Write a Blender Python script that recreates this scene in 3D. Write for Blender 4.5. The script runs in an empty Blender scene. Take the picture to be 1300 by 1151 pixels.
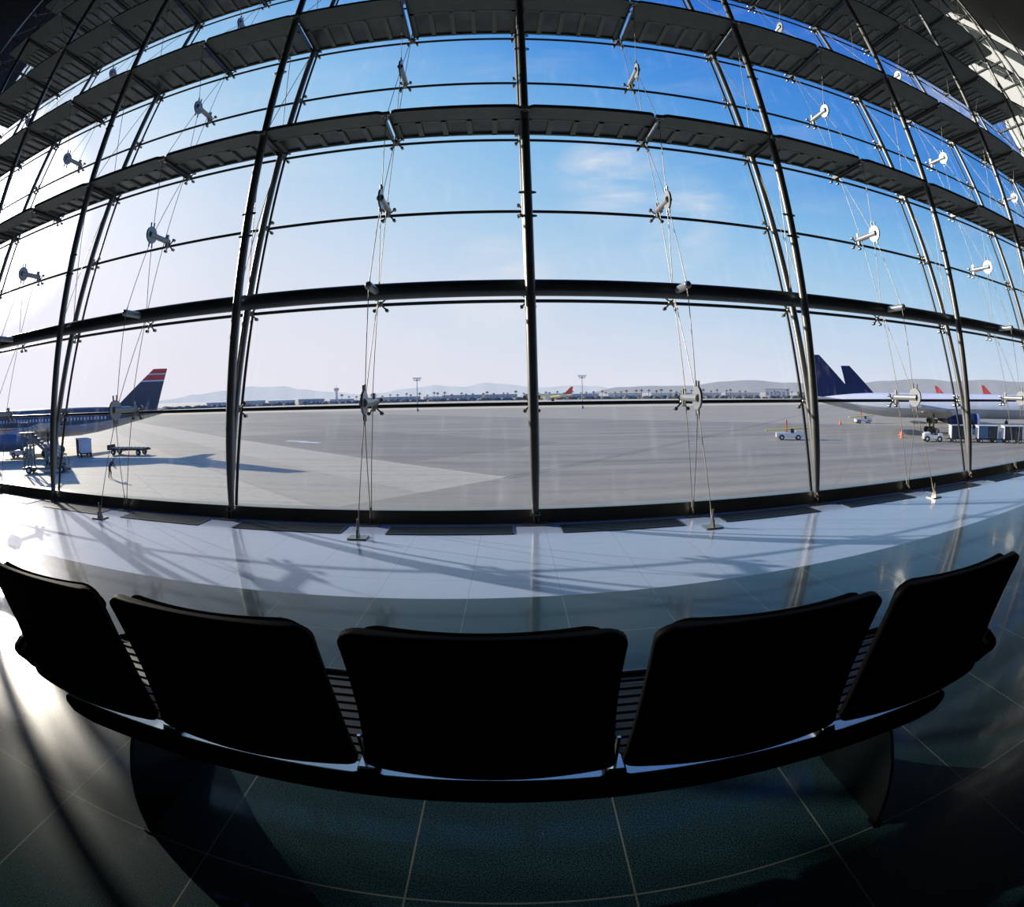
import bpy, math, random
from mathutils import Vector, Matrix
random.seed(7)
sin, cos, pi, rad = math.sin, math.cos, math.pi, math.radians
COL = bpy.context.scene.collection
EYE = 1.35

# ------------------------------------------------------------------ materials
def newmat(name):
    m = bpy.data.materials.new(name); m.use_nodes = True
    nt = m.node_tree
    b = nt.nodes.get('Principled BSDF')
    return m, nt, b

def paint(name, col, rough=.5, metal=0., var=.12, scale=6., spec=.5, bump=0.):
    """procedural paint / metal: base colour broken up by soft noise"""
    m, nt, b = newmat(name)
    tc = nt.nodes.new('ShaderNodeTexCoord')
    n = nt.nodes.new('ShaderNodeTexNoise'); n.inputs['Scale'].default_value = scale; n.inputs['Detail'].default_value = 4
    nt.links.new(tc.outputs['Object'], n.inputs['Vector'])
    r = nt.nodes.new('ShaderNodeMapRange')
    r.inputs['From Min'].default_value = .3; r.inputs['From Max'].default_value = .7
    r.inputs['To Min'].default_value = 1 - var; r.inputs['To Max'].default_value = 1 + var
    nt.links.new(n.outputs['Fac'], r.inputs['Value'])
    mx = nt.nodes.new('ShaderNodeVectorMath'); mx.operation = 'SCALE'
    mx.inputs[0].default_value = col
    nt.links.new(r.outputs['Result'], mx.inputs['Scale'])
    nt.links.new(mx.outputs['Vector'], b.inputs['Base Color'])
    b.inputs['Roughness'].default_value = rough
    b.inputs['Metallic'].default_value = metal
    b.inputs['Specular IOR Level'].default_value = spec
    if bump:
        bp = nt.nodes.new('ShaderNodeBump'); bp.inputs['Strength'].default_value = bump; bp.inputs['Distance'].default_value = .01
        nt.links.new(n.outputs['Fac'], bp.inputs['Height']); nt.links.new(bp.outputs['Normal'], b.inputs['Normal'])
    return m

M = {}
M['steel'] = paint('painted_mast_steel', (.20, .205, .20), .36, .5, .1)
M['rail'] = paint('dark_rail_steel', (.045, .05, .05), .4, .5, .1)
M['beam'] = paint('beam_steel', (.10, .12, .12), .35, .5, .1)
M['strut'] = paint('light_grey_strut', (.33, .35, .37), .3, .3, .06)
M['clamp'] = paint('clamp_steel', (.30, .28, .24), .3, .8, .1)
M['cable'] = paint('stainless_cable', (.34, .32, .27), .4, .7, .1)
M['shelf'] = paint('sunshade_panel_grey', (.088, .118, .120), .6, .05, .12, 3)
M['shelf_rib'] = paint('sunshade_rib_grey', (.115, .150, .150), .6, .05, .1, 3)
M['recess'] = paint('sunshade_recess', (.050, .075, .095), .3, .2, .5, 2.2)
M['sill'] = paint('window_sill_metal', (.22, .22, .19), .35, .5, .1)
M['grille'] = paint('floor_grille_metal', (.06, .07, .07), .4, .5, .1)
M['black'] = paint('black_seat_shell', (.002, .002, .002), .6, 0, .1, 8, .04)
M['leather'] = paint('black_seat_padding', (.002, .0018, .0016), .9, 0, .2, 30, .0, .1)
M['chrome'] = paint('polished_bench_metal', (.80, .82, .85), .25, 1, .04)
M['legmetal'] = paint('polished_dark_leg', (.10, .12, .12), .16, 1, .1)
M['slat'] = paint('dark_seat_slat', (.012, .014, .018), .55, .4, .1)
M['rim'] = paint('seat_edge_metal', (.10, .105, .11), .35, .8, .05)
M['darkwall'] = paint('dark_wall', (.012, .012, .013), .7, 0, .3, .5)
M['ceiling'] = paint('dark_ceiling', (.02, .022, .022), .8, 0, .2, .5)
M['reflection_glow'] = paint('glowing_reflection_panel', (.85, .82, .74), .5, 0, .05, .7)
_b = M['reflection_glow'].node_tree.nodes['Principled BSDF']; _b.inputs['Emission Color'].default_value = (1, .97, .90, 1); _b.inputs['Emission Strength'].default_value = .85   # glow added in place of bright sky mirrored in side glass
M['white'] = paint('white_aircraft_paint', (.78, .80, .84), .3, 0, .04, .4)
M['grey_belly'] = paint('grey_aircraft_belly', (.42, .44, .46), .35, 0, .06, .4)
M['navy'] = paint('navy_fin_paint', (.003, .014, .070), .5, 0, .1, .3, .2)
M['charcoal'] = paint('charcoal_aircraft_paint', (.10, .115, .135), .5, 0, .1, .3, .3)
M['red'] = paint('red_paint', (.80, .09, .08), .4, 0, .08, 1)
M['winmat'] = paint('cabin_window_glass', (.02, .025, .035), .1, 0, .1, 1)
M['winlight'] = paint('pale_cabin_window', (.6, .65, .72), .2, 0, .1, 1)
M['engine'] = paint('blue_grey_engine', (.14, .18, .25), .45, .1, .08, .5)
M['yellow'] = paint('yellow_equipment_paint', (.72, .56, .10), .45, 0, .1, 2)
M['gold'] = paint('gold_aircraft_paint', (.95, .82, .42), .45, 0, .08, .2)  # paint lightened: haze over the backlit side is in the colour
M['gsewhite'] = paint('white_equipment_paint', (.72, .73, .72), .45, 0, .1, 2)
M['tire'] = paint('black_rubber', (.015, .015, .016), .8, 0, .2, 5)
M['darkcanvas'] = paint('dark_cart_canvas', (.03, .04, .05), .8, 0, .3, 2)
M['bluecanvas'] = paint('blue_cart_canvas', (.06, .13, .24), .7, 0, .2, 2)
M['cone'] = paint('orange_cone', (.85, .16, .06), .5, 0, .08, 3)
M['jet'] = paint('jet_bridge_panel', (.10, .12, .14), .5, .2, .2, .8)
M['jetlight'] = paint('pale_jet_bridge_panel', (.50, .52, .53), .5, .1, .1, .8)
M['palm'] = paint('palm_foliage', (.17, .175, .16), .9, 0, .2, .5)  # foliage colour lightened to carry the distance haze
M['trunk'] = paint('palm_trunk', (.16, .13, .10), .8, 0, .2, 1)
M['bwall'] = paint('pale_building_wall', (.72, .70, .68), .7, 0, .1, .05)
M['farwin'] = paint('hazy_building_window', (.34, .38, .44), .5, 0, .1, .5)
M['bwall2'] = paint('grey_building_wall', (.50, .51, .53), .7, 0, .1, .05)
M['broof'] = paint('building_roof', (.30, .31, .33), .6, 0, .1, .05)
M['cloth'] = paint('dark_work_clothes', (.02, .02, .025), .8, 0, .2, 5)
M['skin'] = paint('skin', (.35, .20, .14), .5, 0, .1, 9)
M['vest'] = paint('orange_vest', (.6, .2, .05), .7, 0, .1, 9)
M['pole'] = paint('pole_metal', (.35, .35, .36), .5, .4, .1, .5)
M['markwhite'] = paint('white_road_marking', (.72, .72, .70), .7, 0, .15, 1.5)
M['markred'] = paint('red_road_marking', (.42, .10, .08), .7, 0, .3, 2)

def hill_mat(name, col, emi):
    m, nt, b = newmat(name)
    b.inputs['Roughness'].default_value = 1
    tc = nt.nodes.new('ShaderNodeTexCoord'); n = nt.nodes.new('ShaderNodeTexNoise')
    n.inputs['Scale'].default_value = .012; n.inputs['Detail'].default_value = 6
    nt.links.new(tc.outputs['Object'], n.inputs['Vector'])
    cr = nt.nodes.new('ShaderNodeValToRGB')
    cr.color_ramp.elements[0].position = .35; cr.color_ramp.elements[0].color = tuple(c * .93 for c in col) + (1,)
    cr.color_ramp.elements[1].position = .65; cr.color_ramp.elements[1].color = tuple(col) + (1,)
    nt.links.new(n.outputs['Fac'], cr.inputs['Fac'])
    # kilometres of sunlit haze in front of the slopes: painted in as emission
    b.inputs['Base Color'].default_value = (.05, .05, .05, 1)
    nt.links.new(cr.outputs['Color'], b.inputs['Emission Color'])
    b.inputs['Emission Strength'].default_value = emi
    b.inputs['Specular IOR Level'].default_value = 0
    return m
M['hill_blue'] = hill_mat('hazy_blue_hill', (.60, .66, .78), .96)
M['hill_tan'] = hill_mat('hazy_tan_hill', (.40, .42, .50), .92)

def glass_mat():
    m, nt, b = newmat('window_glass')
    nt.nodes.remove(b)
    N = nt.nodes.new; L = nt.links.new
    out = nt.nodes['Material Output']
    tr = N('ShaderNodeBsdfTransparent'); tr.inputs['Color'].default_value = (.96, .975, .97, 1)
    gl = N('ShaderNodeBsdfGlossy'); gl.inputs['Roughness'].default_value = .0
    gl.inputs['Color'].default_value = (.9, .95, 1, 1)
    fr = N('ShaderNodeFresnel'); fr.inputs['IOR'].default_value = 1.33
    mul = N('ShaderNodeMath'); mul.operation = 'MULTIPLY'; mul.inputs[1].default_value = .8
    L(fr.outputs[0], mul.inputs[0])
    mx = N('ShaderNodeMixShader'); L(mul.outputs[0], mx.inputs[0]); L(tr.outputs[0], mx.inputs[1]); L(gl.outputs[0], mx.inputs[2])
    # faint translucent streaks that run down the pane
    tc = N('ShaderNodeTexCoord'); mp = N('ShaderNodeMapping'); mp.inputs['Scale'].default_value = (5.5, 5.5, .22)
    n = N('ShaderNodeTexNoise'); n.inputs['Scale'].default_value = 1.; n.inputs['Detail'].default_value = 5; n.inputs['Roughness'].default_value = .65
    L(tc.outputs['Object'], mp.inputs[0]); L(mp.outputs[0], n.inputs['Vector'])
    rg = N('ShaderNodeMapRange'); rg.inputs['From Min'].default_value = .56; rg.inputs['From Max'].default_value = .78
    rg.inputs['To Min'].default_value = .002; rg.inputs['To Max'].default_value = .09
    L(n.outputs['Fac'], rg.inputs['Value'])
    tl = N('ShaderNodeBsdfTranslucent'); tl.inputs['Color'].default_value = (.9, .93, 1, 1)
    mx2 = N('ShaderNodeMixShader'); L(rg.outputs[0], mx2.inputs[0]); L(mx.outputs[0], mx2.inputs[1]); L(tl.outputs[0], mx2.inputs[2])
    L(mx2.outputs[0], out.inputs['Surface'])
    return m
M['glass'] = glass_mat()

def floor_mat():
    m, nt, b = newmat('terrazzo_and_granite_floor')
    N = nt.nodes.new; L = nt.links.new
    def math_(op, a, c=None, clamp=False):
        n = N('ShaderNodeMath'); n.operation = op; n.use_clamp = clamp
        for i, v in enumerate((a, c)):
            if v is None: continue
            if isinstance(v, (int, float)): n.inputs[i].default_value = v
            else: L(v, n.inputs[i])
        return n.outputs[0]
    g = N('ShaderNodeTexCoord'); sp = N('ShaderNodeSeparateXYZ'); L(g.outputs['Object'], sp.inputs[0])
    x, y = sp.outputs[0], sp.outputs[1]
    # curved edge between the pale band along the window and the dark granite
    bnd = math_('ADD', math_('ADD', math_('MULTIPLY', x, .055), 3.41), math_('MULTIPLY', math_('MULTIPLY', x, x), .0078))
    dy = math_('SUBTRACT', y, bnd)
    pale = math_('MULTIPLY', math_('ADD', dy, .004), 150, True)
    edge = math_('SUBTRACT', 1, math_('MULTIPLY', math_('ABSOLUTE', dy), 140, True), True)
    def grid(v, off, pitch, wid):
        a = math_('DIVIDE', math_('SUBTRACT', v, off), pitch)
        f = math_('ABSOLUTE', math_('SUBTRACT', math_('FRACT', a), .5))
        d = math_('MULTIPLY', math_('SUBTRACT', .5, f), pitch)   # distance to the nearest line
        return math_('SUBTRACT', 1, math_('DIVIDE', d, wid), True)
    gx = grid(x, .318, .632, .004)
    gy = grid(y, .92, .948, .0045)
    line = math_('MAXIMUM', gx, gy)
    # speckle
    n1 = N('ShaderNodeTexNoise'); n1.inputs['Scale'].default_value = 210; n1.inputs['Detail'].default_value = 2; L(g.outputs['Object'], n1.inputs['Vector'])
    n2 = N('ShaderNodeTexVoronoi'); n2.inputs['Scale'].default_value = 60; L(g.outputs['Object'], n2.inputs['Vector'])
    n3 = N('ShaderNodeTexNoise'); n3.inputs['Scale'].default_value = 1.1; n3.inputs['Detail'].default_value = 2; L(g.outputs['Object'], n3.inputs['Vector'])
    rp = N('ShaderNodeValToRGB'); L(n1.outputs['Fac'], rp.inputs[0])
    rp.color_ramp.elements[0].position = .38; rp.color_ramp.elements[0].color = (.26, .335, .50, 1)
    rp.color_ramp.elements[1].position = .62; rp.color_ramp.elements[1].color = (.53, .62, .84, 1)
    rd = N('ShaderNodeValToRGB'); L(n1.outputs['Fac'], rd.inputs[0])
    rd.color_ramp.elements[0].position = .40; rd.color_ramp.elements[0].color = (.002, .010, .013, 1)
    rd.color_ramp.elements[1].position = .72; rd.color_ramp.elements[1].color = (.024, .056, .062, 1)
    fl = math_('LESS_THAN', n2.outputs['Distance'], .13)
    n4 = N('ShaderNodeTexNoise'); n4.inputs['Scale'].default_value = 23; L(g.outputs['Object'], n4.inputs['Vector'])
    fl = math_('MULTIPLY', fl, math_('MULTIPLY', math_('SUBTRACT', n4.outputs['Fac'], .55), 4, True))
    def mix(f, a, c):
        n = N('ShaderNodeMix'); n.data_type = 'RGBA'
        if isinstance(f, (int, float)): n.inputs[0].default_value = f
        else: L(f, n.inputs[0])
        for i, v in ((6, a), (7, c)):
            if isinstance(v, tuple): n.inputs[i].default_value = v
            else: L(v, n.inputs[i])
        return n.outputs[2]
    dark = mix(math_('MULTIPLY', fl, .5), rd.outputs[0], (.20, .28, .27, 1))
    dark = mix(math_('MULTIPLY', line, .6), dark, (.20, .21, .18, 1))
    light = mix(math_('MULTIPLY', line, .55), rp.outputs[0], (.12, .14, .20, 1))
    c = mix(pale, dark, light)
    c = mix(math_('MULTIPLY', edge, .7), c, (.05, .06, .07, 1))
    L(c, b.inputs['Base Color'])
    ro = math_('ADD', .18, math_('MULTIPLY', n3.outputs['Fac'], .10))
    b.inputs['Coat Weight'].default_value = .34; b.inputs['Coat Roughness'].default_value = .07; b.inputs['Coat IOR'].default_value = 1.45
    L(ro, b.inputs['Roughness'])
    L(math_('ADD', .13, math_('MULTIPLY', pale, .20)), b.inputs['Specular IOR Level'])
    bp = N('ShaderNodeBump'); bp.inputs['Strength'].default_value = .015; bp.inputs['Distance'].default_value = .002
    L(n1.outputs['Fac'], bp.inputs['Height']); L(bp.outputs[0], b.inputs['Normal'])
    return m
M['floor'] = floor_mat()

def apron_mat():
    m, nt, b = newmat('concrete_apron')
    N = nt.nodes.new; L = nt.links.new
    def math_(op, a, c=None, clamp=False):
        n = N('ShaderNodeMath'); n.operation = op; n.use_clamp = clamp
        for i, v in enumerate((a, c)):
            if v is None: continue
            if isinstance(v, (int, float)): n.inputs[i].default_value = v
            else: L(v, n.inputs[i])
        return n.outputs[0]
    def mix(f, a, c):
        n = N('ShaderNodeMix'); n.data_type = 'RGBA'
        if isinstance(f, (int, float)): n.inputs[0].default_value = f
        else: L(f, n.inputs[0])
        for i, v in ((6, a), (7, c)):
            if isinstance(v, tuple): n.inputs[i].default_value = v
            else: L(v, n.inputs[i])
        return n.outputs[2]
    g = N('ShaderNodeTexCoord')
    mp = N('ShaderNodeMapping'); mp.inputs['Rotation'].default_value = (0, 0, math.atan2(.653, .757))
    L(g.outputs['Object'], mp.inputs[0])
    sp = N('ShaderNodeSeparateXYZ'); L(mp.outputs[0], sp.inputs[0])
    u, v = sp.outputs[0], sp.outputs[1]
    def band(val, lo, hi):
        return math_('MULTIPLY', math_('GREATER_THAN', val, lo), math_('LESS_THAN', val, hi))
    so = N('ShaderNodeSeparateXYZ'); L(g.outputs['Object'], so.inputs[0])
    # base tones
    n1 = N('ShaderNodeTexNoise'); n1.inputs['Scale'].default_value = .05; n1.inputs['Detail'].default_value = 5; L(g.outputs['Object'], n1.inputs['Vector'])
    mq = N('ShaderNodeMapping'); mq.inputs['Rotation'].default_value = (0, 0, rad(-6)); mq.inputs['Scale'].default_value = (.018, .26, 1); L(g.outputs['Object'], mq.inputs[0])
    n2 = N('ShaderNodeTexNoise'); n2.inputs['Scale'].default_value = 1; n2.inputs['Detail'].default_value = 6; n2.inputs['Roughness'].default_value = .6; L(mq.outputs[0], n2.inputs['Vector'])
    mr = N('ShaderNodeMapping'); mr.inputs['Scale'].default_value = (.02, .35, 1); L(mp.outputs[0], mr.inputs[0])
    n3 = N('ShaderNodeTexNoise'); n3.inputs['Scale'].default_value = 1; n3.inputs['Detail'].default_value = 6; L(mr.outputs[0], n3.inputs['Vector'])
    base = mix(math_('MULTIPLY', math_('SUBTRACT', n2.outputs['Fac'], .33), 2.4, True), (.155, .15, .145, 1), (.30, .285, .27, 1))
    base = mix(math_('MULTIPLY', math_('SUBTRACT', n3.outputs['Fac'], .4), 2.6, True), base, (.235, .23, .225, 1))
    # paler slab area to the left, bounded by two long joints
    pal = math_('MULTIPLY', math_('LESS_THAN', v, 30), math_('LESS_THAN', u, -26.6))
    base = mix(math_('MULTIPLY', pal, .75), base, (.40, .375, .345, 1))
    pal2 = math_('MULTIPLY', band(v, 14.5, 22), math_('LESS_THAN', u, -22))
    base = mix(math_('MULTIPLY', pal2, .45), base, (.22, .21, .20, 1))
    drk = math_('MULTIPLY', band(v, 31, 56), band(u, -91, -40))
    base = mix(math_('MULTIPLY', drk, .55), base, (.135, .135, .135, 1))
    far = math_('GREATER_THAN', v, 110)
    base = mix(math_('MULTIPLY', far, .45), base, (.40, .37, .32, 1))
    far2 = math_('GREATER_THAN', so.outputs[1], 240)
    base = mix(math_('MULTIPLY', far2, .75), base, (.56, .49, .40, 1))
    def grid(val, off, pitch, wid):
        a = math_('DIVIDE', math_('SUBTRACT', val, off), pitch)
        f = math_('ABSOLUTE', math_('SUBTRACT', math_('FRACT', a), .5))
        d = math_('MULTIPLY', math_('SUBTRACT', .5, f), pitch)
        return math_('SUBTRACT', 1, math_('DIVIDE', d, wid), True)
    ln = math_('MAXIMUM', grid(u, -26.6, 7.6, .07), grid(v, 30, 7.6, .07))
    base = mix(math_('MULTIPLY', ln, .38), base, (.10, .10, .10, 1))
    # two seal lines running off to the right
    dl = math_('ABSOLUTE', math_('SUBTRACT', u, -26.3))
    tar = math_('MULTIPLY', math_('LESS_THAN', math_('ABSOLUTE', math_('SUBTRACT', dl, .32)), .10), math_('GREATER_THAN', v, 29.6))
    edge_ = math_('MULTIPLY', math_('LESS_THAN', math_('ABSOLUTE', math_('SUBTRACT', v, 30.1)), .14), math_('LESS_THAN', u, -26.6))
    base = mix(math_('MULTIPLY', edge_, .7), base, (.52, .50, .47, 1))
    base = mix(math_('MULTIPLY', tar, .7), base, (.05, .055, .07, 1))
    n5 = N('ShaderNodeTexNoise'); n5.inputs['Scale'].default_value = 1.3; n5.inputs['Detail'].default_value = 5; L(g.outputs['Object'], n5.inputs['Vector'])
    base = mix(math_('MULTIPLY', math_('SUBTRACT', n5.outputs['Fac'], .5), .9, True), base, (.12, .12, .125, 1))
    n6 = N('ShaderNodeTexNoise'); n6.inputs['Scale'].default_value = 1; n6.inputs['Detail'].default_value = 7; n6.inputs['Roughness'].default_value = .65
    m6 = N('ShaderNodeMapping'); m6.inputs['Rotation'].default_value = (0, 0, rad(9)); m6.inputs['Scale'].default_value = (.05, .55, 1); L(g.outputs['Object'], m6.inputs[0]); L(m6.outputs[0], n6.inputs['Vector'])
    base = mix(math_('MULTIPLY', math_('MULTIPLY', math_('SUBTRACT', n6.outputs['Fac'], .5), 5, True), .45), base, (.30, .265, .215, 1))
    base = mix(math_('MULTIPLY', math_('MULTIPLY', math_('SUBTRACT', .5, n6.outputs['Fac']), 5, True), .35), base, (.13, .13, .13, 1))
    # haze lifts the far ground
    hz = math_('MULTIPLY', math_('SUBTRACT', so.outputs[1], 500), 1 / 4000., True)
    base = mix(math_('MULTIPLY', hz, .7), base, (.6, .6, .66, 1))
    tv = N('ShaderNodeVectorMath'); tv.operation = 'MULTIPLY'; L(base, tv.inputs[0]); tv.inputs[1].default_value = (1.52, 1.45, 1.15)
    L(tv.outputs[0], b.inputs['Base Color']); b.inputs['Roughness'].default_value = .75
    b.inputs['Specular IOR Level'].default_value = .25
    return m
M['apron'] = apron_mat()

# ------------------------------------------------------------------ mesh helpers
class MB:
    def __init__(s): s.v = []; s.f = []; s.sm = []
    def add(s, vs, fs, smooth=False):
        n = len(s.v); s.v += [Vector(v) for v in vs]
        s.f += [tuple(i + n for i in f) for f in fs]; s.sm += [smooth] * len(fs)
    def hexa(s, p):   # 8 points: bottom 4 ccw, top 4 ccw
        s.add(p, [(3, 2, 1, 0), (4, 5, 6, 7), (0, 1, 5, 4), (1, 2, 6, 5), (2, 3, 7, 6), (3, 0, 4, 7)])
    def box(s, x0, x1, y0, y1, z0, z1):
        s.hexa([(x0, y0, z0), (x1, y0, z0), (x1, y1, z0), (x0, y1, z0), (x0, y0, z1), (x1, y0, z1), (x1, y1, z1), (x0, y1, z1)])
    def bar(s, a, b, w, h, up=(0, 0, 1)):
        a = Vector(a); b = Vector(b); d = (b - a).normalized(); up = Vector(up)
        if abs(d.dot(up)) > .99: up = Vector((0, 1, 0))
        r = d.cross(up).normalized() * w / 2; u = r.cross(d).normalized() * h / 2
        s.hexa([a - r - u, a + r - u, b + r - u, b - r - u, a - r + u, a + r + u, b + r + u, b - r + u])
    def sweep(s, pts, r, n=10, cap=True, smooth=True, sx=1., sz=1., up=(0, 0, 1), closed=False):
        pts = [Vector(p) for p in pts]; k = len(pts); vs = []
        rr = r if isinstance(r, (list, tuple)) else [r] * k
        for i, p in enumerate(pts):
            if closed: d = pts[(i + 1) % k] - pts[i - 1]
            else: d = pts[min(i + 1, k - 1)] - pts[max(i - 1, 0)]
            d.normalize(); u = Vector(up)
            if abs(d.dot(u)) > .98: u = Vector((0, 1, 0))
            a = d.cross(u).normalized(); b = a.cross(d).normalized()
            for j in range(n):
                t = 2 * pi * j / n
                vs.append(p + a * cos(t) * rr[i] * sx + b * sin(t) * rr[i] * sz)
        fs = []
        for i in range(k if closed else k - 1):
            i2 = (i + 1) % k
            for j in range(n):
                j2 = (j + 1) % n
                fs.append((i * n + j, i2 * n + j, i2 * n + j2, i * n + j2))
        s.add(vs, fs, smooth)
        if cap and not closed:
            s.add(vs[:n], [tuple(range(n))]); s.add(vs[-n:], [tuple(reversed(range(n)))])
    def cyl(s, a, b, r, n=10, r2=None):
        s.sweep([a, b], [r, r if r2 is None else r2], n)
    def prism(s, poly, vec):
        vec = Vector(vec); n = len(poly); p = [Vector(q) for q in poly]
        s.add(p + [q + vec for q in p], [tuple(reversed(range(n))), tuple(range(n, 2 * n))] + [(i, (i + 1) % n, n + (i + 1) % n, n + i) for i in range(n)])
    def ball(s, c, r, n=8, sc=(1, 1, 1)):
        c = Vector(c); m = max(4, n // 2); vs = []; fs = []
        for i in range(m + 1):
            ph = pi * i / m
            for j in range(n):
                t = 2 * pi * j / n
                vs.append(c + Vector((sin(ph) * cos(t) * r * sc[0], sin(ph) * sin(t) * r * sc[1], cos(ph) * r * sc[2])))
        for i in range(m):
            for j in range(n): fs.append((i * n + j, (i + 1) * n + j, (i + 1) * n + (j + 1) % n, i * n + (j + 1) % n))
        s.add(vs, fs, True)
    def build(s, name, mat, parent=None, bevel=0., mats=None):
        me = bpy.data.meshes.new(name)
        off = Vector((0, 0, 0))
        me.from_pydata([tuple(v) for v in s.v], [], s.f)
        for p, k in zip(me.polygons, s.sm): p.use_smooth = k
        me.materials.append(mat)
        o = bpy.data.objects.new(name, me); COL.objects.link(o)
        if parent is not None: o.parent = parent; 
        if bevel:
            b = o.modifiers.new('bevel', 'BEVEL'); b.width = bevel; b.segments = 2; b.limit_method = 'ANGLE'; b.angle_limit = rad(40)
        me.update()
        return o

def recalc(o):
    import bmesh
    bm = bmesh.new(); bm.from_mesh(o.data); bmesh.ops.recalc_face_normals(bm, faces=bm.faces); bm.to_mesh(o.data); bm.free()

def tag(o, label, cat, group=None, kind=None):
    o['label'] = label; o['category'] = cat
    if group: o['group'] = group
    if kind: o['kind'] = kind
    return o
def thing(name, loc, label, cat, group=None, rz=0.):
    o = bpy.data.objects.new(name, None); COL.objects.link(o)
    o.location = loc; o.rotation_euler = (0, 0, rz); o.empty_display_size = .2
    return tag(o, label, cat, group)
def struct(o): o['kind'] = 'structure'; return o
def shift(mb, off):   # world-built mesh -> local coordinates of its thing
    off = Vector(off)
    for i in range(len(mb.v)): mb.v[i] = mb.v[i] - off
    return mb
def copy_tree(o, parent=None):
    c = o.copy(); COL.objects.link(c)
    if parent is not None: c.parent = parent
    for ch in list(o.children): copy_tree(ch, c)
    return c

# ------------------------------------------------------------------ camera
PITCH, ROLL, FPX = -.0434, .0154, 688.16
Fw = Vector((0, cos(PITCH), sin(PITCH))); Zu = Vector((0, -sin(PITCH), cos(PITCH))); Xr = Vector((1, 0, 0))
R_ = Xr * cos(ROLL) - Zu * sin(ROLL); U_ = Xr * sin(ROLL) + Zu * cos(ROLL)
cam = bpy.data.cameras.new('camera'); co = bpy.data.objects.new('camera', cam); COL.objects.link(co)
mt = Matrix((R_, U_, -Fw)).transposed().to_4x4(); mt.translation = (0, 0, EYE)
co.matrix_world = mt
cam.type = 'PANO'
cam.panorama_type = 'FISHEYE_EQUISOLID'
cam.sensor_width = 36; cam.fisheye_lens = FPX * 36 / 1300; cam.fisheye_fov = pi
cam.shift_y = -45.5 / 1151
cam.clip_end = 30000; cam.clip_start = .02
bpy.context.scene.camera = co
def in_frame(p, mg=25):   # only used to leave out repeats that stand wholly outside the photograph
    d = Vector(p) - Vector((0, 0, EYE)); x, z, y = d.dot(R_), d.dot(U_), d.dot(Fw)
    h = math.hypot(x, z); th = math.atan2(h, y); r = 2 * FPX * sin(th / 2)
    px, py = 650 + r * x / max(h, 1e-9), 530 - r * z / max(h, 1e-9)
    return -mg < px < 1300 + mg and -mg < py < 1151 + mg

# ------------------------------------------------------------------ the leaning glass wall
DD, DANG, CUR, X0, LEAN, A0 = 6., .5788, -.046, .0653, .2678, .0294
def node(s, z, d=0.):
    """point on the glass plane at bay position s and height z above the floor, moved d metres inward"""
    t = s * DANG + X0; h = (z - EYE) / DD
    X = sin(t * CUR) / CUR; Y = 1 - (1 - cos(t * CUR)) / CUR + LEAN * h
    a = A0 - t * CUR
    ca, sa = cos(A0), sin(A0)
    P = Vector((X * ca - Y * sa, X * sa + Y * ca, 0)) * DD; P.z = z
    return P + Vector((sin(a), -cos(a), 0)) * d
def axes(s):
    a = A0 - (s * DANG + X0) * CUR
    return Vector((cos(a), sin(a), 0)), Vector((sin(a), -cos(a), 0))
LZ = [EYE + h for h in (-.11, 1.09, 2.33, 3.56, 4.80, 6.02, 7.23, 8.44, 9.66, 10.88, 12.1, 13.3, 14.5, 15.7, 16.9)]
TOP = 18.9
SMIN, SMAX = -5.5, 5.25
def span(step=.5, a=SMIN, b=SMAX):
    r = []; s = a
    while s < b - 1e-6: r.append(s); s += step
    r.append(b); return r
def chord_d(z): return min(.12 + .142 * z, 1.9)
OUT_D = .18
ORD = ['', 'first', 'second', 'third', 'fourth', 'fifth', 'sixth', 'seventh', 'eighth', 'ninth', 'tenth', 'eleventh']

# glass panes: one window per bay between two masts
bays = [-5.5, -5, -4, -3, -2, -1, 0, 1, 2, 3, 4, 5, 5.25]
for i in range(len(bays) - 1):
    a, b = bays[i], bays[i + 1]
    g = MB(); k = 4
    for j in range(k):
        s0 = a + (b - a) * j / k; s1 = a + (b - a) * (j + 1) / k
        g.add([node(s0, .13, 0), node(s1, .13, 0), node(s1, TOP, 0), node(s0, TOP, 0)], [(0, 1, 2, 3)])
    struct(g.build('window_%d' % (i + 1), M['glass']))

# slim horizontal glazing rails, one per level, each a continuous tube
rail_txt = ['slim dark glazing rail crossing the tarmac just under the horizon', 'slim dark glazing rail running right below the thick beam',
            'slim dark glazing rail halfway between thick beam and lowest sunshade row', 'slim dark glazing rail along the outer edge of the lowest sunshade row',
            'slim dark glazing rail between the lowest and second sunshade rows', 'slim dark glazing rail along the outer edge of the second sunshade row',
            'slim dark glazing rail between the second and third sunshade rows', 'slim dark glazing rail along the outer edge of the third sunshade row']
for k, z in enumerate(LZ):
    g = MB(); g.sweep([node(s, z, .02) for s in span(.25)], .021, 8)
    txt = rail_txt[k] if k < 8 else 'slim dark glazing rail high in the corners, %s above the third sunshade row' % ORD[k - 7]
    tag(g.build('glazing_rail', M['rail']), txt, 'rail', 'horizontal glazing rails')

# the thick beam across the whole wall
g = MB(); ss = span(.25)
g.sweep([node(s, EYE + 1.2, .30) for s in ss], .098, 16, sx=.8, sz=1.)
o = g.build('horizontal_beam', M['beam'])
tag(o, 'thick dark steel beam running across the whole glass wall above head height', 'beam')
# sill
g = MB()
for i in range(len(ss) - 1):
    a, b = ss[i], ss[i + 1]
    z1 = .135
    g.hexa([node(a, 0, .10), node(b, 0, .10), node(b, 0, -.10), node(a, 0, -.10), node(a, z1, .07), node(b, z1, .07), node(b, z1, -.10), node(a, z1, -.10)])
struct(g.build('trim_1', M['sill']))
for s in [-4, -3, -2, -1, 0, 1, 2, 3, 4]: pass

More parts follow.
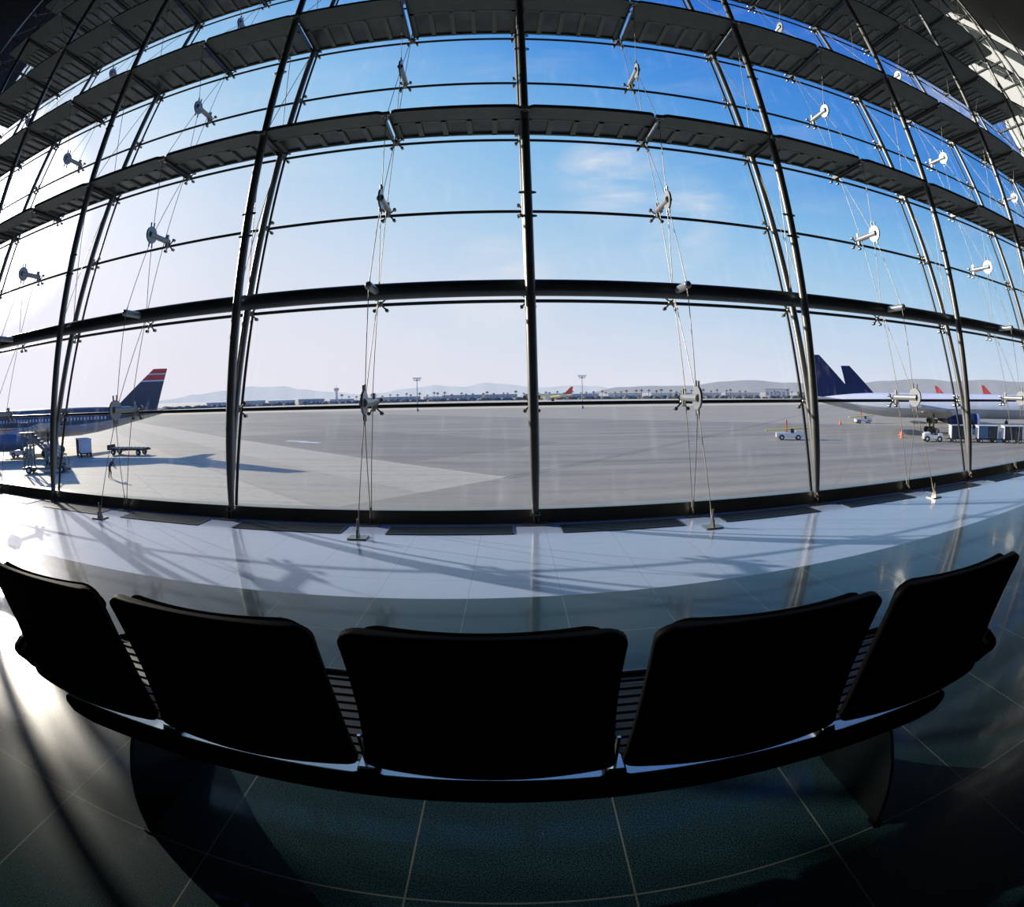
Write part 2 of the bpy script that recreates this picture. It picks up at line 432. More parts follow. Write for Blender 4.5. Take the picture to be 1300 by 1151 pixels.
def clamp_mb(g, s, z, d0=.02):
    """four-armed glazing clamp on the joint"""
    t, n = axes(s); c = node(s, z, d0 + .05)
    g.ball(c, .035, 8)
    for a, b in ((1, 1), (1, -1), (-1, 1), (-1, -1)):
        e = c + t * a * .075 + Vector((0, 0, b * .075)) - n * .02
        g.cyl(c, e, .011, 6); g.cyl(e + n * .018, e - n * .03, .022, 8)

def bracket_mb(g, s, z):
    t, n = axes(s); d1 = chord_d(z) + .10
    for q in (-.035, .035):
        g.bar(node(s, z, .05) + t * q, node(s, z + .02, d1) + t * q, .014, .06)
    g.bar(node(s, z, .12) - t * .045, node(s, z, .12) + t * .045, .05, .05)

SHELF_L = [3, 5, 7, 9, 11, 13]
side = lambda s: 'right' if s > 0 else 'left'
# ------------------------------------------------------------------ mast trusses
for s in range(-5, 6):
    if s == 0: lb = 'twin steel mast in the middle of the glass wall, splitting the runway view'
    else: lb = '%s twin steel mast to the %s of the centre mast' % (ORD[abs(s)], side(s))
    base = node(s, 0, .14)
    T = thing('steel_mast', base, lb, 'mast', 'steel masts of the glass wall')
    t, n = axes(s)
    def B(mb, name, mat, par=T): return shift(mb, base).build(name, mat, par)
    zs = [.12, .6, 1.0, 2.5, 4.9, 7.35, 9.8, 12.3, 14.7, TOP]
    g = MB(); g.sweep([node(s, z, chord_d(z)) for z in zs], [.035, .052] + [.056] * (len(zs) - 2), 12); B(g, 'inner_chord', M['steel'])
    g = MB(); g.sweep([node(s, z, OUT_D if z > 1 else .14 + .04 * z) for z in zs], [.03] + [.046] * (len(zs) - 1), 12); B(g, 'outer_chord', M['steel'])
    g = MB(); g.sweep([node(s, .13, .01), node(s, TOP, .01)], .02, 8); B(g, 'glazing_mullion', M['rail'])
    g = MB(); c = node(s, 0, .14)
    g.hexa([c + t * a + n * b + Vector((0, 0, h)) for h in (0.002, .014) for a, b in ((-.13, -.07), (.13, -.07), (.13, .09), (-.13, .09))])
    for q in (-.022, .022):
        g.prism([c + t * q + n * a + Vector((0, 0, h)) for a, h in ((-.05, .01), (.05, .01), (.03, .12), (0, .15), (-.03, .12))], t * .01)
    g.cyl(c - t * .05 + Vector((0, 0, .1)), c + t * .05 + Vector((0, 0, .1)), .018, 8)
    recalc(B(g, 'foot_bracket', M['clamp']))
    for k, z in enumerate(LZ):
        if not in_frame(node(s, z, 0)): continue
        g = MB(); clamp_mb(g, s, z); g.cyl(node(s, z, .04), node(s, z, .16), .016, 6); B(g, 'glazing_clamp', M['clamp'])
    for k in SHELF_L:
        z = LZ[k]
        if in_frame(node(s, z, .5)):
            g = MB(); bracket_mb(g, s, z); br = B(g, 'shelf_bracket', M['rail']); d1 = chord_d(z) + .10; g = MB(); g.bar(node(s, z + .02, d1 + .01) - t * .055, node(s, z + .02, d1 + .01) + t * .055, .05, .055); g.bar(node(s, z + .02, d1 - .12), node(s, z + .02, d1 + .02), .04, .055); B(g, 'bracket_cap', M['strut']).parent = br
    lv = [LZ[1] + .1] + [LZ[k] for k in SHELF_L]
    for i in range(len(lv) - 1):
        z0, z1 = lv[i], lv[i + 1]
        if not (in_frame(node(s, z0, .3)) or in_frame(node(s, z1, .3))): continue
        for da, db in ((OUT_D, chord_d(z1)), (chord_d(z0), OUT_D)):
            g = MB(); g.cyl(node(s, z0, da), node(s, z1, db), .006, 5); B(g, 'bracing_cable', M['cable'])
        for dz in (.62, .95) if i > 0 else (.95, 1.3):
            zc = z0 + (z1 - z0) * (.5 if dz < .9 else .62) if i > 0 else z0 + dz * .9
            for dd in (chord_d(zc),):
                g = MB(); c = node(s, zc, dd)
                g.sweep([c + t * .1 * cos(2 * pi * q / 12) + n * .03 * sin(2 * pi * q / 12) for q in range(12)], .009, 6, closed=True)
                B(g, 'pipe_clip', M['rail'])

# ------------------------------------------------------------------ cable trusses
halves = [-4.5, -3.5, -2.5, -1.5, -.5, .5, 1.5, 2.5, 3.5, 4.5]
for s in halves:
    m = int(abs(s) + .5)
    lb = 'steel cable truss with %s spreader struts, %s %s of the centre mast' % ('dark' if s < 0 else 'pale sunlit', ORD[m], side(s))
    base = node(s, 0, .45)
    T = thing('cable_truss', base, lb, 'cable truss', 'cable trusses of the glass wall')
    t, n = axes(s)
    def B(mb, name, mat, par=T): return shift(mb, base).build(name, mat, par)
    ev = [0, 2, 4, 6, 8, 10, 12]
    for k in ev:
        z = LZ[k] + .05
        if not in_frame(node(s, z, .4), 40): continue
        g = MB()
        g.cyl(node(s, z, .10), node(s, z, .56), .042, 14)
        g.cyl(node(s, z, .555), node(s, z, .60), .046, 14)
        g.prism([node(s, z, .12) + t * a + Vector((0, 0, b)) for a, b in ((-.02, -.1), (.02, -.1), (.02, .1), (-.02, .1))], n * .04)
        st = B(g, 'spreader_strut', M['strut']); recalc(st)
        g = MB()
        cd = node(s, z, .55); g.sweep([cd - t * .012, cd + t * .012], .125, 28)
        for a, b in ((-.03, .13), (.035, .125), (-.03, -.13), (.035, -.125)):
            g.cyl(cd + n * a + Vector((0, 0, b * .7)), cd + n * a * 1.2 + Vector((0, 0, b * 1.45)), .012, 6)
        B(g, 'disc', M['strut'], T).parent = st
    z = EYE + 1.2
    g = MB(); g.cyl(node(s, z, .05), node(s, z, .70), .045, 14); g.ball(node(s, z, .70), .046, 10); B(g, 'spreader_strut', M['strut'])
    for k, z in enumerate(LZ):
        if in_frame(node(s, z, 0)):
            g = MB(); clamp_mb(g, s, z); B(g, 'glazing_clamp', M['clamp'])
    for k in SHELF_L:
        if in_frame(node(s, LZ[k], .5)):
            z = LZ[k]; g = MB(); bracket_mb(g, s, z); br = B(g, 'shelf_bracket', M['rail']); d1 = chord_d(z) + .10; g = MB(); g.bar(node(s, z + .02, d1 + .01) - t * .055, node(s, z + .02, d1 + .01) + t * .055, .05, .055); g.bar(node(s, z + .02, d1 - .12), node(s, z + .02, d1 + .02), .04, .055); B(g, 'bracket_cap', M['strut']).parent = br
    # cables: (z,d) nodes
    dz = .05
    def N_(k, w):
        if k == 1: return (EYE + 1.2, .68 if w == 'o' else .2)
        if k in SHELF_L: return (LZ[k], chord_d(LZ[k]) + .05 if w == 'o' else .2)
        return (LZ[k] + dz, .522 if w == 'o' else .2)
    segs = [((.09, .70), (LZ[0] - .08, .525)), ((.09, .17), (LZ[0] - .08, .518)), ((.09, .14), (LZ[0] + .03, .17))]
    for k in range(0, 14):
        if k % 2 == 0:   # strut to next shelf/beam
            segs += [(N_(k, 'o'), N_(k + 1, 'o')), (N_(k, 'o'), N_(k + 1, 'i')), (N_(k, 'i'), N_(k + 1, 'i'))]
        else:
            segs += [(N_(k, 'o'), N_(k + 1, 'o')), (N_(k, 'i'), N_(k + 1, 'o')), (N_(k, 'i'), N_(k + 1, 'i'))]
    for (za, da), (zb, db) in segs:
        if not (in_frame(node(s, za, da), 60) or in_frame(node(s, zb, db), 60)): continue
        a = node(s, za, da); b = node(s, zb, db)
        g = MB(); g.cyl(a, b, .005, 6)
        u = (b - a).normalized(); g.cyl(a, a + u * .12, .011, 6, .005); g.cyl(b, b - u * .12, .011, 6, .005)
        B(g, 'tension_cable', M['cable'])
    for d in (.70, .15):
        c = node(s, 0, d); g = MB(); w = .095
        g.hexa([c + t * a + n * b + Vector((0, 0, h)) for h in (0.002, .014) for a, b in ((-w, -w * .8), (w, -w * .8), (w, w * .8), (-w, w * .8))])
        g.prism([c - t * .008 + n * a + Vector((0, 0, h)) for a, h in ((-.05, .014), (.05, .014), (.025, .09), (-.02, .09))], t * .016)
        g.cyl(c + Vector((0, 0, .06)), c + Vector((0, 0, .19)), .014, 8, .008)
        recalc(B(g, 'floor_anchor', M['clamp']))

# ------------------------------------------------------------------ sunshade panels
rows = {3: 'lowest', 5: 'second', 7: 'third', 9: 'fourth', 11: 'fifth', 13: 'sixth'}
for k in SHELF_L:
    z = LZ[k] + .035; din = chord_d(z) + .11
    for i in range(-11, 11):
        a, b = i / 2, (i + 1) / 2
        if a < -4.6 or b > 4.6: continue
        b_ = min(b, 4.34)
        if a < -4.34: a = -4.34
        if not any(in_frame(node(q, z, dd), 5) for q in (a, (a + b) / 2, b_) for dd in (.12, .6, din)): continue
        ta, tb = axes(a)[0], axes(b_)[0]
        gap = .035
        def P(f, d, dz=0.):   # f along the panel 0..1
            p0 = node(a, z, d) + ta * gap; p1 = node(b_, z, d) - tb * gap
            p = p0.lerp(p1, f); p.z += dz; return p
        L_ = (P(1, .3) - P(0, .3)).length; cf = .08 / L_
        kk = i + 1 if i >= 0 else -i
        lb = 'grey sunshade panel in the %s row, %s to the %s of the centre mast' % (rows[k], ORD[kk], 'right' if i >= 0 else 'left')
        base = P(.5, .5)
        T = thing('sunshade_panel', base, lb, 'sunshade', '%s row of sunshade panels' % rows[k])
        def B(mb, name, mat, par=T): return shift(mb, base).build(name, mat, par)
        dm = .13 + (din - .13) * .60
        g = MB()   # smooth inner soffit with clipped corners
        poly = [P(0, dm), P(1, dm), P(1, din - .10), P(1 - cf * .35, din - .03), P(1 - cf, din), P(cf, din), P(cf * .35, din - .03), P(0, din - .10)]
        g.prism(poly, (0, 0, .05)); o = B(g, 'soffit_panel', M['shelf']); recalc(o)
        g = MB()   # rib frame
        nb = 5; e = .02
        for q in range(nb + 1):
            f = q / nb; w = .035 / L_
            f0, f1 = max(0, f - w), min(1, f + w)
            if q == 0: f1 = 2 * w
            if q == nb: f0 = 1 - 2 * w
            g.prism([P(f0, .13), P(f1, .13), P(f1, dm + .01), P(f0, dm + .01)], (0, 0, .045))
        g.prism([P(0, .13), P(1, .13), P(1, .17), P(0, .17)], (0, 0, .05))
        g.prism([P(0, dm - .04), P(1, dm - .04), P(1, dm + .01), P(0, dm + .01)], (0, 0, .048))
        o = B(g, 'rib_frame', M['shelf_rib']); recalc(o)
        g = MB(); g.prism([P(.005, .14, .03), P(.995, .14, .03), P(.995, dm, .03), P(.005, dm, .03)], (0, 0, .02))
        o = B(g, 'recess_sheet', M['recess']); recalc(o)

# ------------------------------------------------------------------ room shell
def wallbox(name, pts, mat, vec):
    g = MB(); g.prism(pts, vec); o = g.build(name, mat); recalc(o); return struct(o)
YB = -9.
# floor follows the foot of the glass
g = MB(); ss = span(.5)
pl = [node(s, 0, -.10) for s in ss]
L0p, R0p = node(SMIN, 0, -.10), node(SMAX, 0, -.10)
dU = Vector((cos(rad(-6)), sin(rad(-6)), 0)); Q0 = node(SMAX, 0, 0) + dU * 11; RB = Vector((Q0.x, YB, 0))
poly = [Vector((L0p.x, YB, 0)), RB, Q0] + list(reversed(pl))
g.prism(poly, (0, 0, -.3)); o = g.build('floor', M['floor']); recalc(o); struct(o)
# left wall (dark), right wall (glowing stand-in for a reflection), back wall, ceiling
a0, a1 = node(SMIN, 0, -.1), node(SMIN, TOP, -.1)
wallbox('wall_left', [Vector((a0.x, YB, 0)), a0, a1, Vector((a1.x, YB, TOP))], M['darkwall'], (-.3, 0, 0))
# past the corner an added glowing wall with dark ledges stands in for the mirrored facade
dU = Vector((cos(rad(-6)), sin(rad(-6)), 0)); dI = Vector((sin(rad(-6)), -cos(rad(-6)), 0))
def W_(u, z, d): return node(SMAX, z, 0) + dU * u + dI * d
wallbox('wall_right', [W_(0, 0, 0), W_(11, 0, 0), W_(11, TOP, 0), W_(0, TOP, 0)], M['reflection_glow'], -dI * .2)
wallbox('wall_side', [RB, W_(11, 0, 0), W_(11, TOP, 0), RB + Vector((0, 0, TOP))], M['darkwall'], (.3, 0, 0))
for j, k in enumerate((5, 7, 9, 11, 13)):
    z = LZ[k]; base = W_(5, z, .5)
    T = thing('reflection_ledge', base, 'dark ledge standing in for a mirrored sunshade at top right, %s from the bottom' % ORD[j + 1], 'sunshade', 'dark ledges standing in for mirrored sunshades')
    g = MB(); g.prism([W_(.05, z, .01), W_(10.9, z, .01), W_(10.9, z, .62), W_(.05, z, .62)], (0, 0, .08))
    recalc(shift(g, base).build('ledge_panel', M['shelf'], T))
    for q in range(6):
        g = MB(); g.bar(W_(.6 + q * 1.85, z - .03, .02), W_(.6 + q * 1.85, z - .03, .6), .06, .07)
        shift(g, base).build('bracket', M['rail'], T)
for q in range(3):
    u_ = 1.3 + q * 2.9; base = W_(u_, 0, .1)
    T = thing('reflection_post', base, 'slim post standing in for a mirrored mast at top right, %s from the corner' % ORD[q + 1], 'post', 'posts standing in for mirrored masts')
    g = MB(); g.sweep([W_(u_, 0, .1), W_(u_, TOP, .1)], .045, 10); shift(g, base).build('shaft', M['rail'], T)
    g = MB(); g.sweep([W_(u_ + .1, 0, .2), W_(u_ + .1, TOP, 1.2)], .05, 10); shift(g, base).build('front_tube', M['steel'], T)
xl = min(node(SMIN, 0).x, node(SMIN, TOP).x) - .3; xr = W_(11, 0, 0).x + .4
wallbox('wall_back', [(xl, YB, 0), (xr, YB, 0), (xr, YB, TOP), (xl, YB, TOP)], M['darkwall'], (0, -.3, 0))
tp = [node(s, TOP, -.1) for s in ss]
wallbox('ceiling', [Vector((xl, YB, TOP)), Vector((xr, YB, TOP)), W_(11, TOP, -.1)] + list(reversed(tp)), M['ceiling'], (0, 0, .3))

# ------------------------------------------------------------------ floor grilles
for i in range(-8, 8):
    a, b = i / 2, (i + 1) / 2
    d0, d1 = .24, .54
    c = node((a + b) / 2, 0, .4)
    ta, tb = axes(a)[0], axes(b)[0]
    p = [node(a, 0, d1) + ta * .24, node(b, 0, d1) - tb * .24, node(b, 0, d0) - tb * .24, node(a, 0, d0) + ta * .24]
    kk = i + 1 if i >= 0 else -i
    T = thing('floor_grille', c, 'dark metal air grille in the pale floor, %s to the %s of centre mast' % (ORD[kk], 'right' if i >= 0 else 'left'), 'floor grille', 'air grilles along the window')
    g = MB(); up = Vector((0, 0, .008))
    g.prism([q + Vector((0, 0, .001)) for q in p], (0, 0, .003)); recalc(shift(g, c).build('grille_plate', M['grille'], T))
    g = MB()
    for u, v in ((0, 1), (1, 2), (2, 3), (3, 0)): g.bar(p[u] + up * .6, p[v] + up * .6, .012, .008)
    for q in range(1, 12):
        f = q / 12
        g.bar(p[0].lerp(p[3], f) + up * .5, p[1].lerp(p[2], f) + up * .5, .008, .006)
    shift(g, c).build('grille_bars', M['grille'], T)

# ------------------------------------------------------------------ the bench
BX = -.065; base = Vector((BX, 1.06, 0))
bench = thing('beam_bench', base, 'black five-seat airport beam bench seen from behind, facing the glass wall', 'bench')
def BB(mb, name, mat, par=bench, bevel=0): return shift(mb, base).build(name, mat, par, bevel)
prof = [(.885, .918), (.905, .87), (.93, .80), (.96, .70), (.980, .60), (.990, .53), (.992, .490)]
def interp(p, t):
    f = t * (len(p) - 1); i = min(int(f), len(p) - 2); f -= i
    return p[i][0] * (1 - f) + p[i + 1][0] * f, p[i][1] * (1 - f) + p[i + 1][1] * f
def shell(cx, wtop, wbot, th, dy, t0=0., cr=.06):
    g = MB(); rows_ = 22; cols = 12; vs = []
    for side_ in (0, 1):
        for r in range(rows_ + 1):
            t = t0 + (1 - t0) * (.5 - .5 * cos(pi * r / rows_))
            y, z = interp(prof, t)
            w = (wtop + (wbot - wtop) * t) / 2
            q = (t - t0) * .455      # rounded top corners, arc length from the top in metres
            q2 = (1 - t) * .455     # distance up from the bottom edge
            if q < cr: w -= cr - math.sqrt(max(0, cr * cr - (cr - q) ** 2))
            if q2 < .05: w -= (.05 - math.sqrt(max(0, .0025 - (.05 - q2) ** 2))) * 1.1
            w -= .012 * sin(pi * min(1, t))
            for c in range(cols + 1):
                u = -1 + 2 * c / cols
                bow = .022 * (1 - u * u)          # slightly dished towards the back
                vs.append((cx + u * w, y + dy - bow + (th if side_ else 0), z + (.006 if side_ else 0)))
    n1 = (rows_ + 1) * (cols + 1); fs = []
    for r in range(rows_):
        for c in range(cols):
            a = r * (cols + 1) + c
            fs.append((a, a + 1, a + cols + 2, a + cols + 1)); fs.append((n1 + a, n1 + a + cols + 1, n1 + a + cols + 2, n1 + a + 1))
    ring = [c for c in range(cols + 1)] + [r * (cols + 1) + cols for r in range(1, rows_ + 1)] + [rows_ * (cols + 1) + c for c in range(cols - 1, -1, -1)] + [r * (cols + 1) for r in range(rows_ - 1, 0, -1)]
    for i in range(len(ring)):
        a, b = ring[i], ring[(i + 1) % len(ring)]
        fs.append((b, a, a + n1, b + n1))
    g.add(vs, fs, True)
    return g
for k in range(-2, 3):
    cx = BX + k * .6
    o = BB(shell(cx, .550, .595, .018, 0, cr=.05), 'backrest_shell', M['black']); recalc(o)
    pad = BB(shell(cx, .49, .50, .03, .018, t0=.03, cr=.05), 'backrest_pad', M['leather']); recalc(pad)
    # seat pan frame and slats
    g = MB(); w = .285
    g.sweep([(cx - w, 1.06, .44), (cx - w, 1.20, .425), (cx - w, 1.40, .435), (cx - w, 1.50, .45), (cx - w + .04, 1.535, .45), (cx + w - .04, 1.535, .45), (cx + w, 1.50, .45), (cx + w, 1.40, .435), (cx + w, 1.20, .425), (cx + w, 1.06, .44)], .012, 8)
    seat = BB(g, 'seat_frame', M['rim'])
    g = MB()
    for q in range(11):
        y = 1.10 + q * .041
        z = .425 + .02 * ((y - 1.22) / .3) ** 2
        g.box(cx - w + .01, cx + w - .01, y - .013, y + .013, z - .006, z + .004)
    BB(g, 'seat_slats', M['slat'])
    # shiny ledge behind the seat on top of the beam
    x0 = cx - .285; x1 = cx + .285
    if k == -2: x0 = -1.45
    if k == 2: x1 = 1.32
    g = MB(); zt = .438
    pts = []
    nn = 24
    def wy(x):   # the ledge is wider towards its rounded ends
        e = min(x - x0, x1 - x); return .036 + .012 * max(0, 1 - e / .10) ** 1.0
    xs = [x0 + (x1 - x0) * i / nn for i in range(nn + 1)]
    front = [(x, 1.022 + (.014 * max(0, 1 - min(x - x0, x1 - x) / .02)), zt) for x in xs]
    back = [(x, 1.022 + wy(x), zt) for x in reversed(xs)]
    g.prism([Vector(q) for q in front + back], (0, 0, .005)); o = BB(g, 'rear_ledge', M['chrome']); recalc(o)
# main beam
g = MB()
poly = []
for x, z in ((-1.46, .41), (-1.45, .437), (1.33, .437), (1.34, .41), (1.31, .375), (1.22, .362), (-1.34, .362), (-1.43, .378)): poly.append((x, 1.015, z))
g.prism(poly, (0, .075, 0)); o = BB(g, 'beam', M['black'], bevel=.008); recalc(o)
# brackets in the gaps
for k in range(4):
    x = BX - .9 + .6 * k
    g = MB()
    g.prism([(x - .02, 1.02, .46), (x + .02, 1.02, .46), (x + .02, 1.08, .46), (x - .02, 1.08, .46)], (0, 0, .008))
    g.prism([(x - .006, 1.03, .468), (x - .006, 1.06, .468), (x - .006, 1.02, .575), (x - .006, 1.012, .575)], (.008, 0, 0))
    o = BB(g, 'seat_joint_bracket', M['chrome']); recalc(o)
    g = MB(); g.box(x - .03, x + .03, 1.02, 1.09, .40, .458); BB(g, 'beam_clamp', M['black'], bevel=.01)
# end armrests
for sx in (-1, 1):
    x = BX + sx * 1.515
    g = MB(); w_ = .034
    poly = [(1.46, .635), (1.30, .648), (1.08, .645), (.985, .632), (.950, .615), (.940, .595), (.950, .575), (.975, .548), (1.00, .515), (1.03, .490), (1.08, .470), (1.15, .462), (1.30, .465), (1.44, .52), (1.48, .60)]
    g.prism([(x - w_ / 2, y, z) for y, z in poly], (w_, 0, 0)); arm = BB(g, 'armrest', M['black'], bevel=.008); recalc(arm)
    g = MB(); g.box(x - .015, x + .015, 1.0, 1.40, .642, .652); BB(g, 'arm_cap', M['rim'], bevel=.006).parent = arm
    g = MB(); g.sweep([(x - sx * .019, .957, .600), (x - sx * .019, .990, .612), (x - sx * .019, 1.02, .615)], .006, 8); BB(g, 'arm_trim', M['chrome']).parent = arm
# legs: polished blades set fore and aft
for x in (-1.19, 1.13):
    g = MB()
    rear = [(1.075, .37), (1.02, .31), (.975, .24), (.945, .16), (.93, .08), (.925, .001)]
    frnt = [(1.50, .001), (1.44, .06), (1.34, .13), (1.25, .22), (1.19, .31), (1.16, .37)]
    g.prism([(x, y, z) for y, z in rear + frnt], (.014, 0, 0)); o = BB(g, 'leg', M['legmetal'], bevel=.003); recalc(o)
    for y_ in (.915, 1.46):
        g = MB(); g.box(x - .012, x + .026, y_, y_ + .05, 0, .006); BB(g, 'foot_pad', M['black']).parent = o

# ------------------------------------------------------------------ outside: ground
GZ = -4.85
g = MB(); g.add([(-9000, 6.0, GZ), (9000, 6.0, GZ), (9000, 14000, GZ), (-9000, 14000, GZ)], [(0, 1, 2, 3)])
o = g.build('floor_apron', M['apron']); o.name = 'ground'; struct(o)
def marks(name, pts, mat, label):
    g = MB()
    for p in pts: g.add([Vector((x, y, GZ + .015)) for x, y in p], [tuple(range(len(p)))])
    o = g.build(name, mat); tag(o, label, 'road marking'); return o
def strip(x0, y0, x1, y1, w):
    d = Vector((x1 - x0, y1 - y0)).normalized(); n_ = Vector((-d.y, d.x)) * w / 2
    return [(x0 - n_.x, y0 - n_.y), (x1 - n_.x, y1 - n_.y), (x1 + n_.x, y1 + n_.y), (x0 + n_.x, y0 + n_.y)]
marks('white_marking', [strip(-33.4, 74.8, -29.6, 73.6, 1.2), strip(-30.4, 72.9, -26.8, 71.6, 1.2)], M['markwhite'], 'short white painted mark on the dark tarmac patch left of centre')
marks('red_marking', [strip(58.2, 66.2, 62.2, 62.6, .8)], M['markred'], 'faded red painted mark on the apron in front of the near white airliner')
marks('red_marking', [strip(46.6, 44.6, 49.6, 41.6, .7)], M['markred'], 'faded red painted mark on the apron nearest the right windows')
g = MB()
marks('white_marking', [strip(-49.0, 47.5, -44.6, 48.9, .9)], M['markwhite'], 'white painted line on the apron beside the bending worker')

# ------------------------------------------------------------------ hills
def hills(name, R, a0, a1, prof_, mat, label, seed):
    rnd = random.Random(seed); g = MB(); n = 160; vs = []
    ph = [rnd.uniform(0, 6.3) for _ in range(12)]
    for layer in range(3):
        for i in range(n + 1):
            f = i / n; az = rad(a0 + (a1 - a0) * f)
            k = f * (len(prof_) - 1); j = min(int(k), len(prof_) - 2); k -= j
            k = k * k * (3 - 2 * k)
            h = prof_[j] * (1 - k) + prof_[j + 1] * k
            wob = sum(sin(f * (11 + 9.3 * q) + ph[q]) / (1.6 + q) for q in range(10)) * .085
            h = max(2., h * (1 + wob))
            rr = R + layer * R * .06 + (sin(f * 60 + ph[3]) * R * .01)
            hh = [GZ - 5, h * .55 * (1 + .25 * sin(f * 73 + ph[1])), h][layer]
            vs.append((rr * sin(az), rr * cos(az), hh))
    for layer in range(2):
        for i in range(n):
            a = layer * (n + 1) + i; g.f.append((a, a + 1, a + n + 2, a + n + 1)); g.sm.append(True)
    g.v = [Vector(v) for v in vs]
    o = g.build(name, mat); o['label'] = label; o['category'] = 'hills'; return o
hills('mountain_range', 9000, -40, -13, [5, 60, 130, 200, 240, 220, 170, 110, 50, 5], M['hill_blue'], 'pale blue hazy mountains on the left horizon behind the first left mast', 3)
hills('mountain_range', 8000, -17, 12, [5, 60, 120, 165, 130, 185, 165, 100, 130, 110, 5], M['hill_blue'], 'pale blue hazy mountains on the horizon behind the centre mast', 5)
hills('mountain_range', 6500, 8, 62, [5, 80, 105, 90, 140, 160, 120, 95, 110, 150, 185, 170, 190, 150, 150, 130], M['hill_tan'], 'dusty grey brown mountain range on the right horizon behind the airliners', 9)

# ------------------------------------------------------------------ far airport edge: buildings, palms
rnd = random.Random(11)
bl = []
def building(az, R, w, h, mat, label, cols=6, d=12.):
    a = rad(az); c = Vector((R * sin(a), R * cos(a), GZ))
    T = thing('airport_building', c, label, 'building', 'low buildings along the far airfield edge', -a)
    g = MB(); g.box(-w / 2, w / 2, -d / 2, d / 2, 0, h); g.build('wall', mat, T)
    g = MB(); g.box(-w / 2 - .6, w / 2 + .6, -d / 2 - .6, d / 2 + .6, h, h + .5); g.build('roof', M['broof'], T)
    for q in range(cols):
        x = -w / 2 + w * (q + .5) / cols
        g = MB(); g.box(x - w / cols * .3, x + w / cols * .3, -d / 2 - .15, -d / 2 - .02, h * .3, h * .7)
        g.build('window', M['farwin'], T)
    return T
far = [(-31, 700, 60, 6, 0), (-27.5, 720, 45, 7, 1), (-24.5, 680, 50, 6, 0), (-21.3, 700, 50, 7, 1), (-18.0, 690, 45, 5.5, 0), (-14.7, 700, 50, 6.5, 1), (-11.5, 640, 60, 7, 1), (-8.2, 700, 40, 6, 0),
       (-5.2, 640, 70, 8, 1), (-1.2, 660, 60, 8, 1), (3.5, 640, 70, 8, 1), (7.5, 680, 60, 7, 1), (12.0, 660, 60, 7, 0), (16.5, 690, 60, 7, 0), (20.3, 650, 65, 7, 1), (24.6, 640, 60, 7, 1),
       (28.4, 620, 42, 11, 0), (31.8, 620, 40, 8, 2), (34.5, 700, 50, 6, 0), (40.5, 690, 60, 7, 0), (45.5, 700, 70, 6, 0), (50.5, 700, 70, 7, 2)]
for i, (az, R, w, h, kk) in enumerate(far):
    mt_ = [M['bwall'], M['bwall2'], M['broof']][kk]
    nm = ['pale', 'blue grey', 'grey'][kk]
    where = 'left of' if az < 1 else 'right of'
    if i == 16: lb = 'pale taller terminal building on the horizon left of the large navy fin'
    else:
        cnt = sum(1 for q in far if (q[0] < 1) == (az < 1) and abs(q[0] - 1) <= abs(az - 1))
        lb = 'low %s building on the far airfield edge, %s %s the centre mast' % (nm, (ORD + ['twelfth', 'thirteenth'])[cnt] if cnt < 14 else 'outermost', where)
    building(az, R, w * .68, h * (.72 if i != 16 else .85), mt_, lb)
# control tower, far left
a = rad(-18.6); c = Vector((900 * sin(a), 900 * cos(a), GZ))
T = thing('control_tower', c, 'small distant control tower on the left horizon', 'tower')
g = MB(); g.cyl((0, 0, 0), (0, 0, 17), 3., 12, 2.2); g.build('shaft', M['bwall'], T)
g = MB(); g.cyl((0, 0, 17), (0, 0, 21), 3.4, 12, 5.); g.cyl((0, 0, 21), (0, 0, 22), 5.2, 12, 4); g.build('cab', M['bwall2'], T)
g = MB(); g.cyl((0, 0, 22), (0, 0, 27), .3, 6); g.build('antenna', M['pole'], T)
# palms
def palm_proto():
    T = thing('palm_tree', (0, 0, 0), 'tiny palm tree in the row along the far airfield edge', 'palm tree', 'palm trees on the horizon')
    g = MB(); g.sweep([(0, 0, 0), (.1, 0, 4), (.05, 0, 9)], [.35, .28, .22], 6); g.build('trunk', M['trunk'], T)
    g = MB(); r = random.Random(2)
    for q in range(14):
        a = 2 * pi * q / 14; el = .5 if q % 2 else .1
        d = Vector((cos(a), sin(a), 0))
        p = [Vector((0, 0, 9)) + d * x + Vector((0, 0, el * x * 1.2 - .42 * x * x)) for x in (0, .8, 1.6, 2.3)]
        n_ = Vector((-sin(a), cos(a), 0))
        for w0, w1, u, v in ((.1, .4, 0, 1), (.4, .35, 1, 2), (.35, .05, 2, 3)):
            g.add([p[u] - n_ * w0, p[u] + n_ * w0, p[v] + n_ * w1, p[v] - n_ * w1], [(0, 1, 2, 3)])
    g.ball((0, 0, 9), .7, 8); g.build('crown', M['palm'], T)
    return T
pp = palm_proto(); first = True
for i in range(74):
    az = -18 + i * .74 + rnd.uniform(-.22, .22)
    if 25.5 < az < 27.5: continue
    R = rnd.uniform(562, 592)
    T = pp if first else copy_tree(pp); first = False
    T.location = (R * sin(rad(az)), R * cos(rad(az)), GZ); sc = rnd.uniform(.75, 1.05); T.scale = (sc, sc, sc); T.rotation_euler.z = rnd.uniform(0, 6)
# low scrub belt
g = MB()
for i in range(900):
    az = rnd.uniform(-38, 60); R = rnd.uniform(540, 555); h = rnd.uniform(1.2, 3.0)
    g.ball((R * sin(rad(az)), R * cos(rad(az)), GZ + h * .3), h, 6, (1.6, 1, .8))
o = g.build('shrub_belt', M['palm']); tag(o, 'dark line of shrubs along the far airfield edge under the hills', 'shrubs', kind='stuff')

